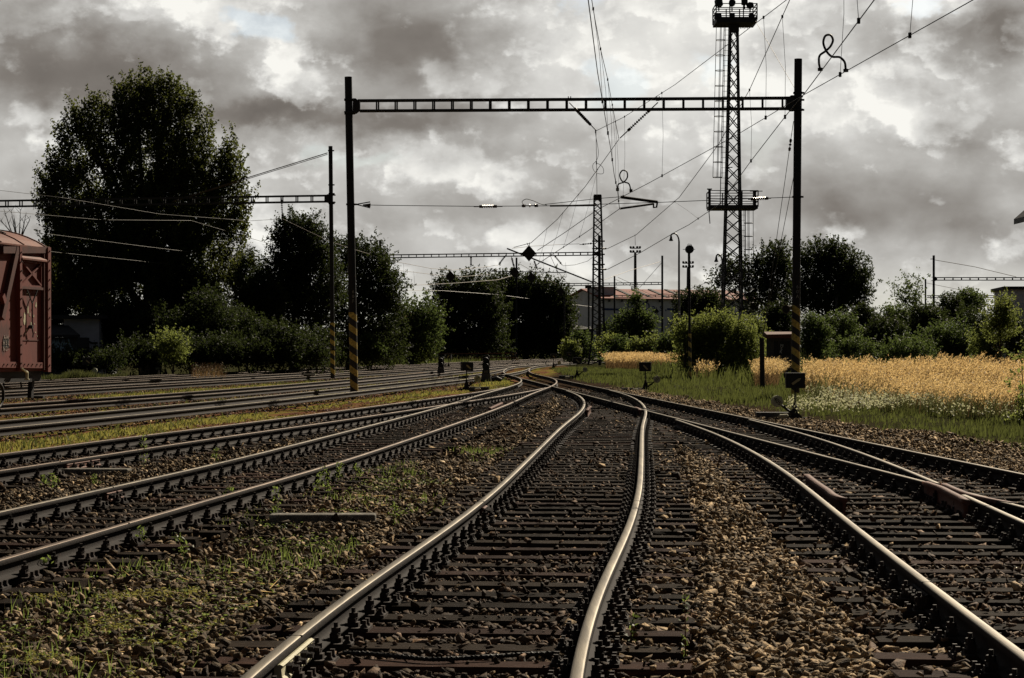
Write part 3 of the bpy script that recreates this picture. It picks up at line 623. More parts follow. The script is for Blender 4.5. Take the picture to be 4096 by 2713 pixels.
# ---- left gantry
g2 = empty('portal_gantry', P(1330,1512,99), 'gantry at left whose beam crosses in front of the poplar', 'gantry', 'gantries carrying the overhead wires')
post(g2, P(1331,1514,99), P(1322,585,99), .215, P(0,1292,99).z, (P(0,603,99).z, P(0,740,99).z, P(0,775,99).z, P(0,815,99).z, P(0,1400,99).z))
ladder_beam(g2, P(1308,795,99), P(-420,822,104), .3, .78, ch=.075)
bracket(g2, P(1318,795,99), -1, .2)
mb = MB(); mb.tube([P(1310,612,99), P(955,722,100), P(690,806,101)], .022, 6); mb.tube([P(1310,618,99), P(955,727,100), P(690,808,101)], .016, 6); mb.build('tie_rod', M['wire_brown'], g2)
insulator(g2, P(1126,792,99.5), P(1130,876,99.5), .06, 8, .2)
# ---- middle gantry (left post, beam to the lattice mast's tube post)
g3 = empty('portal_gantry', P(1521,1462,175), 'gantry whose long thin beam passes behind the biggest black diamond board', 'gantry', 'gantries carrying the overhead wires')
post(g3, P(1521,1462,175), P(1521,961,175), .245, P(0,1370,175).z); post(g3, P(2399,1462,177), P(2397,943,177), .27)
ladder_beam(g3, P(1545,1026,175), P(2388,1015,177), .25, .66, ch=.085, depth=.22)
bracket(g3, P(2394,1015,177), -1, .2); bracket(g3, P(1524,1026,175), 1, .18)
# ---- far gantry
g4 = empty('portal_gantry', P(2066,1440,228), 'distant gantry with its left post before the dark round trees', 'gantry', 'gantries carrying the overhead wires')
post(g4, P(2066,1440,228), P(2066,1031,228), .235); post(g4, P(2649,1440,228), P(2649,1023,228), .25)
ladder_beam(g4, P(2072,1142,228), P(2645,1134,228), .24, .8, ch=.09, depth=.2)
g5 = empty('portal_gantry', P(2458,1420,270), 'thin far gantry with its beam crossing the red warehouse roof', 'gantry', 'gantries carrying the overhead wires')
post(g5, P(2458,1425,270), P(2458,1103,270), .24); post(g5, P(2893,1425,270), P(2893,1140,270), .22)
ladder_beam(g5, P(2462,1186,270), P(2890,1182,270), .26, .9, ch=.1, depth=.2)
mb = MB(); mb.tube([P(2460,1118,270), P(2560,1160,270), P(2618,1184,270)], .025, 5); mb.build('tie_rod', M['wire_brown'], g5)
g6 = empty('portal_gantry', P(3735,1400,200), 'right hand gantry above the shrubs, beam running out of the right edge', 'gantry', 'gantries carrying the overhead wires')
post(g6, P(3735,1400,200), P(3735,1022,200), .25); post(g6, P(4390,1400,200), P(4390,1022,200), .25)
ladder_beam(g6, P(3744,1116,200), P(4385,1116,200), .25, .85, ch=.09, depth=.2); bracket(g6, P(3738,1116,200), 1, .2)
mb = MB(); mb.tube([P(3738,1040,200), P(3900,1068,200), P(4065,1108,200)], .03, 5); mb.build('tie_rod', M['wire_brown'], g6)
mb = MB(); mb.tube([P(3738,1036,200), P(3722,1037,200)], .04, 5); mb.build('hanger_clamp', M['lattice'], g6)
g7 = empty('portal_gantry', P(3702,1400,270), 'small farther gantry just left of the right hand gantry, half sunk in shrubs', 'gantry', 'gantries carrying the overhead wires')
post(g7, P(3702,1400,270), P(3702,1116,270), .24); post(g7, P(4200,1400,270), P(4200,1116,270), .24)
ladder_beam(g7, P(3708,1187,270), P(4196,1187,270), .26, 1.0, ch=.1, depth=.2)
mb = MB(); mb.tube([P(3704,1132,270), P(3900,1172,270), P(3950,1182,270)], .03, 5); mb.build('tie_rod', M['wire_brown'], g7)
# ---- lone posts
def lone(px, bpy_, tpy, d, w, label, name='catenary_post', cat='post', striped=None, m=None):
    e = empty(name, P(px, bpy_, d), label, cat); post(e, P(px,bpy_,d), P(px,tpy,d), w, None if striped is None else P(0,striped,d).z); return e
pA = lone(1240, 1455, 1010, 150, .19, 'slim dark post with striped foot among the trees left of the big gantry leg', striped=1340)
pB = lone(1473, 1452, 1260, 140, .15, 'short striped post between the trees right of the big gantry leg', striped=1400)
pC = lone(2355, 1450, 1150, 190, .17, 'wooden looking post with a round lamp top beside the lattice mast')
mb = MB(); c = P(2353,1147,190); mb.tube([c+Vector((-.3,0,0)), c+Vector((.3,0,0))], .17, 10); mb.build('lamp_head', M['black'], pC)
pD = lone(2257, 1450, 1185, 215, .18, 'thin post at the corner of the low shed left of the lattice mast')
pE = lone(3345, 1330, 1190, 200, .2, 'thin grey post in the bushes right of the striped gantry leg')
# ---- lattice mast with counterweights
LM = 182.
lm = empty('lattice_mast', P(2393,1462,LM), 'tapering lattice mast in the middle with stacked counterweights and long slanting arms', 'mast')
def lattice(parent, base, top, wb, wt, nseg, leg, brace, z0=None, name='lattice_frame', flare=0):
    mb = MB(); b, t = Vector(base), Vector(top)
    def cor(f, i):
        w = (wb+(wt-wb)*f)/2
        if flare and f < .18: w += flare*(1-f/.18)
        c = b.lerp(t, f); return c+Vector(((-w, w, w, -w)[i], (-w, -w, w, w)[i], 0))
    for i in range(4):
        pts = [cor(f, i) for f in np.linspace(0, 1, 12)]
        for a, c in zip(pts[:-1], pts[1:]): mb.bar(a, c, leg)
    for k in range(nseg):
        f0, f1 = k/nseg, (k+1)/nseg
        for i in range(4):
            j = (i+1) % 4
            mb.bar(cor(f0, i), cor(f1, j), brace); mb.bar(cor(f0, j), cor(f1, i), brace)
    return mb.build(name, M['lattice'], parent)
lattice(lm, P(2394,1462,LM), P(2390,782,LM), 1.18, .60, 24, .13, .055, flare=.35)
mb = MB(); mb.box(P(2390,790,LM), (.66,.66,.5)); mb.build('mast_cap', M['lattice'], lm)
cw = MB()
for i in range(14): cw.box(P(2395, 1302+i*8.6, LM-1.0), (.5,.5,.17))
tag(cw.build('counterweight_stack', M['concrete_dk'], lm), kind='stuff')
mb = MB(); mb.bar(P(2029,995,170), P(2372,1130,LM-.8), .10); mb.build('cantilever_arm', M['lattice'], lm)
mb = MB(); mb.bar(P(1957,1085,175), P(2262,1091,178), .075); mb.bar(P(2262,1091,178), P(2262,1085,178), .12); mb.bar(P(1990,1090,175), P(2040,1097,175.5), .06); mb.build('registration_arm', M['lattice'], lm)
for y in (965, 995, 1018, 1058, 1078):
    mb = MB(); mb.box(P(2394,y,LM-.6), (1.15,.16,.12)); mb.build('mast_clamp', M['lattice'], lm)
for y, x2 in ((995,2428),(1078,2428),(973,2318)):
    insulator(lm, P(2405 if x2 > 2390 else 2378, y, LM-.6), P(x2, y+(0 if x2 > 2390 else 6), LM-.8), .09, 5, .3)
# ---- lighting tower
LT = 130.
lt = empty('floodlight_tower', P(2930,1500,LT), 'tall lattice floodlight tower with two platforms and a caged ladder', 'tower')
tb, tt = P(2927,1500,LT), P(2936,100,LT); lattice(lt, tb, tt, 1.36, .44, 27, .12, .06)
mb = MB(); mb.box(P(2936,112,LT), (.6,.6,.55)); mb.build('tower_head', M['lattice'], lt)
def platform(pl, x0, x1, yf, yt, dd, deck, nrail, npost, rt=None):
    z0, z1 = P(0,yf,LT).z, P(0,yt,LT).z; X0, X1 = (x0-CX)*LT/F, (x1-CX)*LT/F; mb = MB(); mb.box(((X0+X1)/2, LT, z0), (X1-X0, dd, deck)); mb.build('platform', M['lattice'], lt)
    mb = MB()
    for y in (LT-dd/2, LT+dd/2):
        for i in range(npost): x = X0+(X1-X0)*i/(npost-1); mb.bar((x,y,z0), (x,y,z1), .07)
        for k in range(nrail): z = z0+(z1-z0)*(k+1)/nrail; mb.bar((X0,y,z), (X1,y,z), .05)
    for x in (X0, X1):
        for k in range(nrail): z = z0+(z1-z0)*(k+1)/nrail; mb.bar((x,LT-dd/2,z), (x,LT+dd/2,z), .05)
    mb.build('railing', M['lattice'], lt); return z0, z1, X0, X1
platform(lt, 2858, 3020, 90, 26, 2.2, .34, 4, 4); platform(lt, 2834, 3024, 832, 768, 2.2, .24, 3, 4)
mb = MB(); mb.bar(P(2838,840,LT-1.1), P(2838,756,LT-1.1), .16); mb.bar(P(2828,757,LT-1.1), P(2848,757,LT-1.1), .08); mb.bar(P(3018,838,LT-1.1), P(3018,762,LT-1.1), .2); mb.bar(P(3000,765,LT-1.1), P(3050,765,LT-1.1), .05); mb.build('railing_post', M['lattice'], lt)
def flood(px, py, w, h, yaw, round_=False):
    c = P(px, py, LT-1.0); rt = Matrix.Rotation(R(yaw), 3, 'Z') @ Matrix.Rotation(R(-18), 3, 'X'); mb = MB()
    if round_: 
        ax = rt @ Vector((0,-1,0)); mb.tube([c-ax*.25, c-ax*.05, c+ax*.18], [w*.3, w*.5, w*.52], 14)
    else: mb.box(c, (w,.32,h), rt); mb.box(c+rt @ Vector((0,-.17,0)), (w*.85,.04,h*.85), rt)
    mb.bar(c-Vector((0,0,h*.5)), c-Vector((0,0,h*.5+.3)), .08); mb.build('floodlight', M['black'], lt)
for a in ((2875,12,.42,.42,20),(2928,14,.42,.5,0,True),(2978,6,.38,.38,0),(3000,22,.34,.30,40),(2872,66,.36,.34,25),(2930,66,.28,.34,0),(3008,66,.36,.36,-25,True)): flood(*a)
def ladder(xa, ya, xb, yb, dx, cage, ct=None, cside=-1, dep=0):
    mb = MB(); 
    for s in (-1, 1): mb.bar(P(xa+s*9,ya,LT+dep), P(xb+s*9,yb,LT+dep), .05)
    n = int(abs(ya-yb)*LT/F/.33)
    for i in range(n): f = i/n; mb.bar(P(xa-9+(xb-xa)*f, ya+(yb-ya)*f, LT+dep), P(xa+9+(xb-xa)*f, ya+(yb-ya)*f, LT+dep), .022)
    mb.build('ladder', M['lattice'], lt)
    mb = MB(); k = cage
    def cp(f, q): 
        c = P(xa+(xb-xa)*f+cside*22, ya+(yb-ya)*f, LT+dep); return c+Vector((math.cos(q)*.30, math.sin(q)*.30, 0))
    f0 = ct or 0
    for i in range(k):
        f = f0+(1-f0)*i/(k-1); ring = [cp(f, 2*math.pi*j/12) for j in range(13)]; mb.tube(ring, .022, 5)
    for q in (0, 1.6, 3.14, 4.7): mb.tube([cp(f0, q), cp(1, q)], .02, 5)
    mb.build('ladder_cage', M['lattice'], lt)
ladder(2889, 835, 2906, 100, 0, 11, ct=.17); ladder(2975, 1480, 2972, 840, 0, 8, ct=.42, cside=1)
for y in (205, 325, 430, 555, 670):
    mb = MB(); f = (y-100)/735; mb.bar(P(2906-17*f+8,y,LT), P(2930,y,LT), .06); mb.build('ladder_strut', M['lattice'], lt)
for i in range(3):
    mb = MB(); q = 2958+i*14; mb.tube([P(q,100,LT), P(q+5,116,LT), P(q+12,112,LT), P(q+16,100,LT)], .02, 5); mb.build('hanging_cable', M['wire_brown'], lt)
mb = MB(); mb.tube([P(2842,838,LT-1), P(2836,850,LT-1), P(2838,870,LT-1), P(2840,895,LT-1)], .03, 5); mb.build('hanging_cable', M['wire'], lt)
# ------------------------------------------------------------------ overhead wires
def by_d(pts, d):
    for a, b in zip(pts[:-1], pts[1:]):
        if a.y <= d <= b.y: return a.lerp(b, (d-a.y)/(b.y-a.y))
def catenary(label, contact, mess, drops, r0=1.0, mw='wire'):
    e = empty('overhead_line', contact[len(contact)//2], label, 'overhead line', 'overhead lines above the tracks')
    for nm, pts, k in (('contact_wire', contact, 1.15), ('messenger_wire', mess, 1.0)):
        mb = MB(); rs = [max(.007, min(.05, abs(p.y)*1.15/F*k*1.05))*r0 for p in pts]; mb.tube(pts, rs, 6); mb.build(nm, M[mw], e)
    for d in drops:
        a, b = by_d(contact, d), by_d(mess, d)
        if a is None or b is None: continue
        mb = MB(); mb.tube([b, a.lerp(b,.5)+Vector((.03,0,0)), a], max(.004, d*.5/F), 5); mb.box(a, (.035,.05,.07)); mb.box(b, (.03,.05,.05)); mb.build('dropper', M['wire'], e)
    return e
V = Vector
def loop(parent, pts, d, r):
    q = spline([(x, y) for x, y in pts], 3); mb = MB(); mb.tube([P(x, y, d) for x, y in q], r, 7)
    for x, y in (pts[0], pts[-1]): mb.cyl(P(x,y-6,d), P(x,y+6,d), r*2.2, 8)
    mb.build('jumper_cable', M['wire'], parent)
z6 = lambda l: [(2600+x/1.583, y/1.583) for x, y in l]
z5 = lambda l: [(1200+x/1.5787, y/1.5787) for x, y in l]
cC = catenary('overhead line dropping steeply from the top edge to a bent registration arm',
 [V((-.6,-6,5.75)), V((-.4,9,5.72)), P(2353,0,23.3), P(2390,288,30.5), P(2426,500,37.5), P(2445,608,43), P(2456,694,49), P(2471,770,54.5), P(2478,836,59.5), P(2374,909,67.5), P(2296,962,80), P(2218,1012,92), P(2140,1064,112)],
 [V((-.6,-6,7.4)), V((-.4,10,7.35)), P(2367,0,33.1), P(2379,73,35), P(2402,196,39), P(2429,310,44.5), P(2464,500,58.2), P(2476,557,67), P(2343,744,82), P(2230,877,100), P(2124,972,123), P(2055,990,140)], (34,39,45,51.5,57,76,86,96,108))
insulator(cC, P(2632,410,66.9), P(2480,553,67), .06, 9, .3)
mb = MB(); a, b, c, d = P(2482,786,66.5), P(2630,806,66.5), P(2624,828,66.4), P(2480,836,60.5)
mb.tube([a, b], .03, 6); mb.tube([a+V((0,0,-.05)), b+V((0,0,-.05))], .02, 6); mb.tube([b, P(2626,830,66.5), P(2614,830,66.5), P(2614,816,66.3)], .03, 6); mb.tube([P(2614,816,66.3), P(2480,835,66)], .034, 6); mb.tube([P(2480,835,66), d], .02, 6); mb.build('registration_arm', M['wire'], cC)
loop(cC, z5([(2005,1198),(2010,1165),(2045,1150),(2068,1115),(2060,1082),(2040,1076),(2020,1100),(2035,1145),(2075,1160),(2090,1205)]), 62, .022)
loop(cC, z5([(1866,832),(1868,1020),(1850,1040),(1856,1078),(1880,1096),(1915,1095),(1915,1065),(1893,1040),(1872,1030)]), 66, .008)
cD = catenary('overhead line rising to the top right corner with the big knotted jumper cable',
 [V((7.0,-4,5.6)), V((6.1,10,5.62)), P(3892,0,23), P(3206,385,32.6), P(2957,534,39), P(2600,730,51.8), P(2407,830,63), P(2374,850,66.5), P(2260,930,84), P(2150,1002,104)],
 [V((7.0,-4,7.5)), V((6.2,12,7.5)), P(3146,0,33.9), P(2700,339,47.3), P(2495,469,57.7), P(2384,524,65.6), P(2386,640,100), P(2388,782,181)], (25.8,29.8,36,49.6,57.5))
insulator(cD, P(2278,412,67.4), P(2384,522,66), .06, 9, .3)
loop(cD, z6([(1078,440),(1070,400),(1075,352),(1110,325),(1145,290),(1158,250),(1140,222),(1115,225),(1098,262),(1112,315),(1150,358),(1205,365),(1230,390),(1240,447)]), 30.8, .018)
cE = catenary('overhead line passing the right gantry leg and sagging left to the lattice mast',
 [V((2.9,-4,5.6)), V((3.4,14,5.65)), P(3497,0,23.3), P(3219,373,31.9), P(3150,455,34.5), P(3004,644,43.6), P(2881,815,56.7), P(2755,900,85), P(2711,923,100), P(2560,1012,140), P(2430,1078,181)],
 [V((2.9,-4,7.3)), V((3.5,15,7.35)), P(3159,0,33.5), P(2998,360,43.6), P(2872,581,53), P(2717,790,71), P(2544,940,110), P(2430,995,181)], (24.8,35,43.6,74))
# cross span at the near gantry
xs_ = empty('cross_span_wire', P(2000,825,67.5), 'horizontal cross span wire with insulators between the legs of the big gantry', 'span wire')
wiremesh('span_wire', [P(1452,820,DL), P(1540,822,68), P(1905,826,67.6), P(2190,824,67.3), P(2480,815,67), P(2640,810,66.7), P(2880,800,66.4), P(3172,789,DR)], .012, xs_)
mb = MB(); mb.tube([P(1425,818,DL), P(1480,808,DL), P(1480,832,DL), P(1425,818,DL)], .02, 6); mb.tube([P(1452,820,DL), P(1482,822,DL)], [.02,.07], 8); mb.build('end_yoke', M['lattice'], xs_)
insulator(xs_, P(1895,827,67.6), P(2010,826,67.5), .06, 7, .32); insulator(xs_, P(2090,824,67.4), P(2150,823,67.3), .06, 3, .1); insulator(xs_, P(2992,798,66.3), P(3085,793,66.2), .06, 8, .25)
mb = MB(); mb.tube([P(2200,824,67.3), P(2385,822,67)], .03, 6); mb.build('span_rod', M['lattice'], xs_)
mb = MB(); mb.tube([P(x, y, 67.3) for x, y in spline(z5([(1418,1298),(1402,1275),(1420,1260),(1470,1268),(1530,1292),(1560,1296)]), 4)], .011, 6); mb.build('jumper_cable', M['wire'], xs_)
wiremesh('upper_wire', [P(2180,818,67.3), P(2400,794,67), P(2480,788,67)], .011, xs_)
# anchor stub and its guys at the right leg
ap = empty('anchor_post', P(3050,1560,79), 'short black anchor stub with two long guy wires left of the striped right leg', 'post')
post(ap, P(3050,1562,79), P(3047,1352,79), .2); 
for q in ((3174,486),(3176,700)): wiremesh('guy_wire', [P(q[0],q[1],DR), P((q[0]+3054)/2-2,(q[1]+1342)/2+2,73), P(3052,1345,78.5)], .011, ap)
insulator(ap, P(3163,560,66.6), P(3158,600,67), .05, 3, .1)
# far wires on the left and in the middle
def farwire(label, pts, m='wire_brown', k=1.0, grp='thin wires crossing the view'):
    mb = MB(); q = [P(*p) for p in pts]; mb.tube(q, [p.y*.85*k/F for p in q], 5); return tag(mb.build('overhead_wire', M[m]), label, 'wire', grp)
M['wire_grey'] = mat('galvanised_wire', (.09,.085,.075), (.05,.048,.042), 5, .5, .3)
farwire('upper wire sagging from the left edge across the poplar to the hanging insulator', [(-60,756,84),(0,762,85),(240,790,87),(640,857,93),(1000,884,98),(1130,876,99.5)], 'wire_grey')
farwire('second wire from the left edge just below the gantry beam', [(-60,838,90),(0,845,91),(408,880,100),(765,883,108),(1052,968,130),(1237,1012,150)], 'wire_grey')
farwire('wire crossing the dark trees in the middle of the poplar', [(190,936,92),(560,984,108),(957,1032,125),(1397,1099,150),(1610,1140,175)], 'wire_grey')
farwire('lowest wire crossing the trees on the left above the wagon roof end', [(185,1005,95),(893,1080,130),(1397,1137,160),(1610,1162,180),(1765,1163,195),(1989,1179,215),(2368,1228,260)], 'wire_grey')
farwire('wire falling from the hanging insulator to the big gantry leg', [(1130,876,99.5),(1317,965,110),(1390,990,118),(1567,1044,140),(1722,1074,155),(1811,1081,163),(1926,1070,172),(1992,1061,176)])
farwire('brown wire between the small diamond board and the left trees', [(1423,1058,135),(1564,1078,150),(1799,1107,166),(1840,1108,168),(1960,1098,175)])
farwire('low contact wire left of the small diamond board', [(1621,1143,175),(1822,1133,190),(1990,1120,210),(2060,1100,225)])
farwire('wire from the middle gantry beam to the tip of the slanting arm', [(2048,994,172),(2130,985,174),(2250,978,177),(2318,976,180)])
farwire('sagging brown wire left of the lattice mast below the gantry beam', [(2252,1064,177),(2300,1060,178),(2350,1045,180),(2372,1028,181)])
farwire('wire running from the slanting arm down to the far gantry beam', [(2078,1055,178),(2130,1085,190),(2180,1115,205),(2225,1135,226)])
farwire('brown stay wire rising right from the lattice mast to the post before the warehouse', [(2412,1121,183),(2520,1082,200),(2642,1047,228)])
farwire('brown wire crossing right behind the round signal pole to the tower', [(2640,1178,240),(2755,1158,210),(2860,1118,150),(2925,1090,131)])
farwire('stay wire from the far gantry post down to its beam', [(2652,1045,228),(2560,1150,228),(2472,1110,255)])
farwire('steep wire behind the slanting arm to the warehouse gable', [(2195,1010,180),(2230,1085,195),(2290,1160,240),(2330,1205,280)])
farwire('wire from the tower platform edge to the right gantry leg', [(3022,85,LT-1),(3080,185,100),(3176,349,DR)], k=1.1)
for i, (x, y0, y1, d) in enumerate(((1614,1055,1143,150),(1725,1075,1160,156),(1655,1085,1142,156),(1890,1075,1128,172),(2172,1012,1085,98),(2262,1050,1110,180))):
    mb = MB(); mb.tube([P(x,y0,d), P(x+4,y1,d)], d*.4/F, 4); tag(mb.build('dropper_wire', M['wire_brown']), ['dropper wire left of the far trees, leftmost of the thin hangers','dropper wire just left of the small diamond board','short dropper right of the leftmost hanger','dropper wire between the small diamond boards','dropper wire below the biggest diamond board','dropper wire left of the lattice mast under the beam'][i], 'wire', 'thin hangers between the far wires')
ins = [((1884,1022,175),(1884,1068,175),'hanging insulator string under the middle gantry beam'),((2024,1020,176),(1994,1060,176),'slanting insulator string left of the biggest diamond board'),((2214,1018,177),(2250,1062,177),'slanting insulator string right of the biggest diamond board'),((2046,1028,176),(2056,1068,176),'insulator string above the diamond board in front of the far post'),((2135,1040,177),(2150,1080,177),'insulator string just right of the biggest diamond board')]
for a, b, l in ins:
    e = empty('insulator_string', P(*a), l, 'insulator', 'insulator strings under the beams'); insulator(e, P(*a), P(*b), .1, 7, .25)
# diamond boards hung in the wires
def diamond(px, py, r, d, label):
    e = empty('diamond_board', P(px,py,d), label, 'sign', 'black diamond boards hung in the wires'); s = r*d/F; mb = MB()
    mb.prism([(-s,0),(0,-s*1.12),(s,0),(0,s*1.12)], P(px,py,d)+V((0,.02,0)), (1,0,0), (0,0,1), (0,-.04,0)); mb.build('board', M['board'], e)
    mb = MB(); c = P(px,py,d)
    for a, b in (((-s,0),(0,-s*1.12)),((0,-s*1.12),(s,0)),((s,0),(0,s*1.12)),((0,s*1.12),(-s,0))): mb.bar(c+V((a[0],-.03,a[1])), c+V((b[0],-.03,b[1])), .03)
    mb.bar(c+V((-s,-.03,0)), c+V((s,-.03,0)), .02); mb.bar(c+V((0,-.03,-s*1.1)), c+V((0,-.03,s*1.1)), .02); mb.build('frame', M['lattice'], e)
    mb = MB(); mb.bar(c+V((-.1*s,0,s*1.1)), c+V((-.3*s,0,s*1.5)), .035); mb.bar(c+V((.02,0,s*1.1)), c+V((.1*s,0,s*1.55)), .035); mb.build('hook', M['lattice'], e)
M['board'] = mat('weathered_black_board', (.022,.022,.024), (.012,.012,.013), 5, .6, c3=(.10,.09,.085), c3t=.6)
diamond(2116,1014,28,116,'biggest black diamond board, hanging in front of the middle gantry beam'); diamond(1802,1107,20,164,'black diamond board farthest left, over the bushy trees'); diamond(2057,1090,20,168,'black diamond board in front of the far gantry post'); diamond(2125,1111,19.5,170,'black diamond board above the round tree right of the far post')
diamond(2242,1166,17,200,'black diamond board at the left corner of the warehouse'); diamond(2625,1246,11,235,'small diamond board in front of the blue letters'); diamond(2727,1240,9,250,'tiny diamond board right of the blue letters')
# ------------------------------------------------------------------ lamps, poles
def street_lamp(px, top, bpx, base, d, dx, label):
    e = empty('street_lamp', P(px,base,d), label, 'street lamp', 'curved street lamps'); mb = MB(); k = d/F
    a = P(px, top+34, d); pts = [P(px,base,d), a]+[a+V((dx*k*.5*(1-math.cos(t)), 0, 34*k*math.sin(t))) for t in np.linspace(.3, 2.2, 8)]
    mb.tube(pts, [5*k, 3.6*k]+[3*k]*8, 8); mb.build('pole', M['lamp_pole'], e)
    mb = MB(); c = pts[-1]; mb.tube([c+V((0,0,2*k)), c+V((0,0,-6*k)), c+V((0,0,-14*k)), c+V((0,0,-22*k)), c+V((0,0,-24*k))], [2*k,4*k,5*k,9*k,6*k], 12); mb.build('lamp_head', M['black'], e)
M['lamp_pole'] = mat('grey_lamp_pole', (.12,.13,.14), (.07,.075,.08), 4, .5, .3)
street_lamp(2716, 934, 0, 1300, 160, -40, 'grey street lamp with curved neck between the far mast and round signal'); street_lamp(2889, 1018, 0, 1310, 190, -30, 'smaller street lamp curving left beside the tower legs'); street_lamp(3149, 1080, 0, 1300, 230, -20, 'faint street lamp in front of the right hand trees')
rs = empty('round_signal', P(2759,1524,97), 'pole with round black drum on top and striped foot left of the bright bush', 'signal')
post(rs, P(2760,1526,97), P(2756,1010,97), .135, P(0,1335,97).z)
c = P(2756,998,97); mb = MB(); mb.tube([c+V((.02,-.17,0)), c+V((.02,-.15,0)), c+V((.02,.1,0)), c+V((.02,.18,0))], [.18,.205,.205,.1], 20); mb.build('drum', M['black'], rs)
mb = MB(); mb.tube([c+V((.02,-.172,0)), c+V((.02,-.176,0))], .15, 18); mb.build('drum_face', M['blackglass'], rs)
mb = MB(); mb.bar(c+V((-.30,0,0)), c+V((.30,0,0)), .025); mb.tube([c+V((-.08,0,.19)), c+V((-.05,0,.26)), c+V((.10,0,.25)), c+V((.15,0,.14))], .015, 5); mb.build('bracket', M['lattice'], rs)
def flood_mast(px, head, base, d, label, platform_y=None, w=43):
    e = empty('floodlight_mast', P(px,base,d), label, 'floodlight mast', 'distant floodlight masts'); k = d/F
    mb = MB(); mb.tube([P(px,base,d), P(px,head+30,d)], [8*k, 5*k], 8); mb.tube([P(px,head,d), P(px-1,head-45,d)], [1*k,.6*k], 5); mb.build('pole', M['lattice'], e)
    for r_ in (0, 1):
        y = head+6+r_*16; mb = MB(); mb.bar(P(px-w/2,y+6,d), P(px+w/2,y+6,d), 3*k); mb.build('lamp_bar', M['lattice'], e)
        for i in range(4):
            c = P(px-w/2+5+i*(w-10)/3, y, d); mb = MB(); mb.tube([c, c+V((-2*k if i < 2 else 2*k,-5*k,-2*k))], [3*k,5.4*k], 8); mb.build('floodlight', M['black'], e)
    if platform_y:
        mb = MB(); y = platform_y; k2 = k
        mb.box(P(px-4,y+4,d), (26*k,20*k,2.5*k))
        for xx in (-16, -10, -3, 9): mb.bar(P(px+xx,y+4,d), P(px+xx,y-11,d), 1.6*k)
        for yy in (-11, -4): mb.bar(P(px-16,y+yy,d), P(px+9,y+yy,d), 1.6*k)
        mb.build('platform', M['lattice'], e)
flood_mast(2541, 982, 1330, 350, 'taller distant floodlight mast left of the street lamp', 1156); flood_mast(2752, 1042, 1330, 420, 'lower floodlight mast partly behind the round signal pole', None, 44)
# ------------------------------------------------------------------ red freight wagon on the siding
M['wagon'] = mat('rusty_red_wagon_paint', (.165,.040,.030), (.10,.026,.021), 1.3, .7, 0, .25, stretch=(1,1,.35), detail=10, c3=(.085,.03,.025), c3t=.57)
M['wagon_dk'] = mat('dark_red_frame', (.11,.035,.026), (.06,.022,.018), 3, .65)
M['wagon_roof'] = mat('orange_rust_roof', (.19,.055,.028), (.105,.03,.02), 3, .7, 0, .2)
wa = math.atan(.185); wt = V((math.sin(wa), math.cos(wa), 0)); wn = V((math.cos(wa), -math.sin(wa), 0)); C0 = V((-11.44, 48.9, 0))
wg = empty('freight_wagon', C0-wt*5-wn*1.38, 'rusty red covered freight wagon at the left edge', 'wagon')
def WS(px, py, off=0.0):
    k = (px-CX)/F; s = (C0.x-k*C0.y)/(wt.x-k*wt.y); p = C0-wt*s; return V((p.x, p.y, HC+(HZ-py)*p.y/F))+wn*off
def WL(s, off, z): return C0-wt*s+wn*off+V((0,0,z))
LW, WW, ZB, ZE = 10.2, 2.76, 1.06, 4.03
mb = MB(); mb.prism([(0,ZB),(WW,ZB),(WW,ZE),(0,ZE)], C0-V((0,0,0)), -wn, (0,0,1), -wt*LW); mb.build('body', M['wagon'], wg)
mb = MB(); n = 12; arc = [(-.06+(WW+.12)*i/n, ZE+.04+.44*math.sin(math.pi*i/n)**.85) for i in range(n+1)]
mb.prism([(-.06,ZE)]+arc+[(WW+.06,ZE)], C0+wt*.08, -wn, (0,0,1), -wt*(LW+.16)); mb.build('roof', M['wagon_roof'], wg)
mb = MB()
for s in (.02, 1.3, 2.55, 3.9, 5.2, 6.5, 7.8, 9.1, 10.1):
    pts = [WL(s, .06-(WW+.12)*i/n, a[1]+.012) for i, a in enumerate(arc)]
    for a, b in zip(pts[:-1], pts[1:]): mb.bar(a, b, .05, .03)
mb.build('roof_ribs', M['wagon_roof'], wg)
mb = MB(); mb.tube([WL(1.2,-.45,ZE+.33), WL(1.6,-.6,ZE+.43), WL(2.2,-.5,ZE+.40), WL(2.6,-.75,ZE+.48)], .018, 5); mb.build('roof_rod', M['iron'], wg)
mb = MB(); mb.box(WL(LW/2,-WW/2,.93), (WW*.96, LW*.99, .26), Matrix((wn, wt, V((0,0,1)))).transposed()); mb.build('underframe', M['iron'], wg)
def wbar(x0, y0, x1, y1, w, off, th=.05, m='wagon', nm='frame_bar'):
    mb = MB(); mb.bar(WS(x0,y0,off), WS(x1,y1,off), th, w, up=(0,0,1)) if abs(x0-x1) > abs(y0-y1)*.4 else mb.bar(WS(x0,y0,off), WS(x1,y1,off), w, th, up=wn); return mb.build(nm, M[m], wg)
wbar(0,1000,186,1000, .16,.04,.10,'wagon_dk','top_rail'); wbar(-60,1458,184,1462,.14,.03,.06,'wagon','bottom_rail')
wbar(180,990,180,1488,.17,.05,.14,'wagon','end_pillar'); wbar(168,1000,168,1480,.10,.03,.10,'wagon_dk','inner_pillar'); wbar(67,985,69,1482,.12,.05,.12,'wagon','side_pillar')
wbar(60,990,-2,1275,.17,.05,.10,'wagon_dk','diagonal_brace'); wbar(-3,1180,6,1210,.14,.06,.10,'wagon','brace_gusset')
mb = MB(); 
for x0,y0,x1,y1 in ((79,1041,79,1146),(159,1053,159,1148),(77,1042,161,1054),(77,1144,161,1148)): mb.bar(WS(x0,y0,.02), WS(x1,y1,.02), .06, .05)
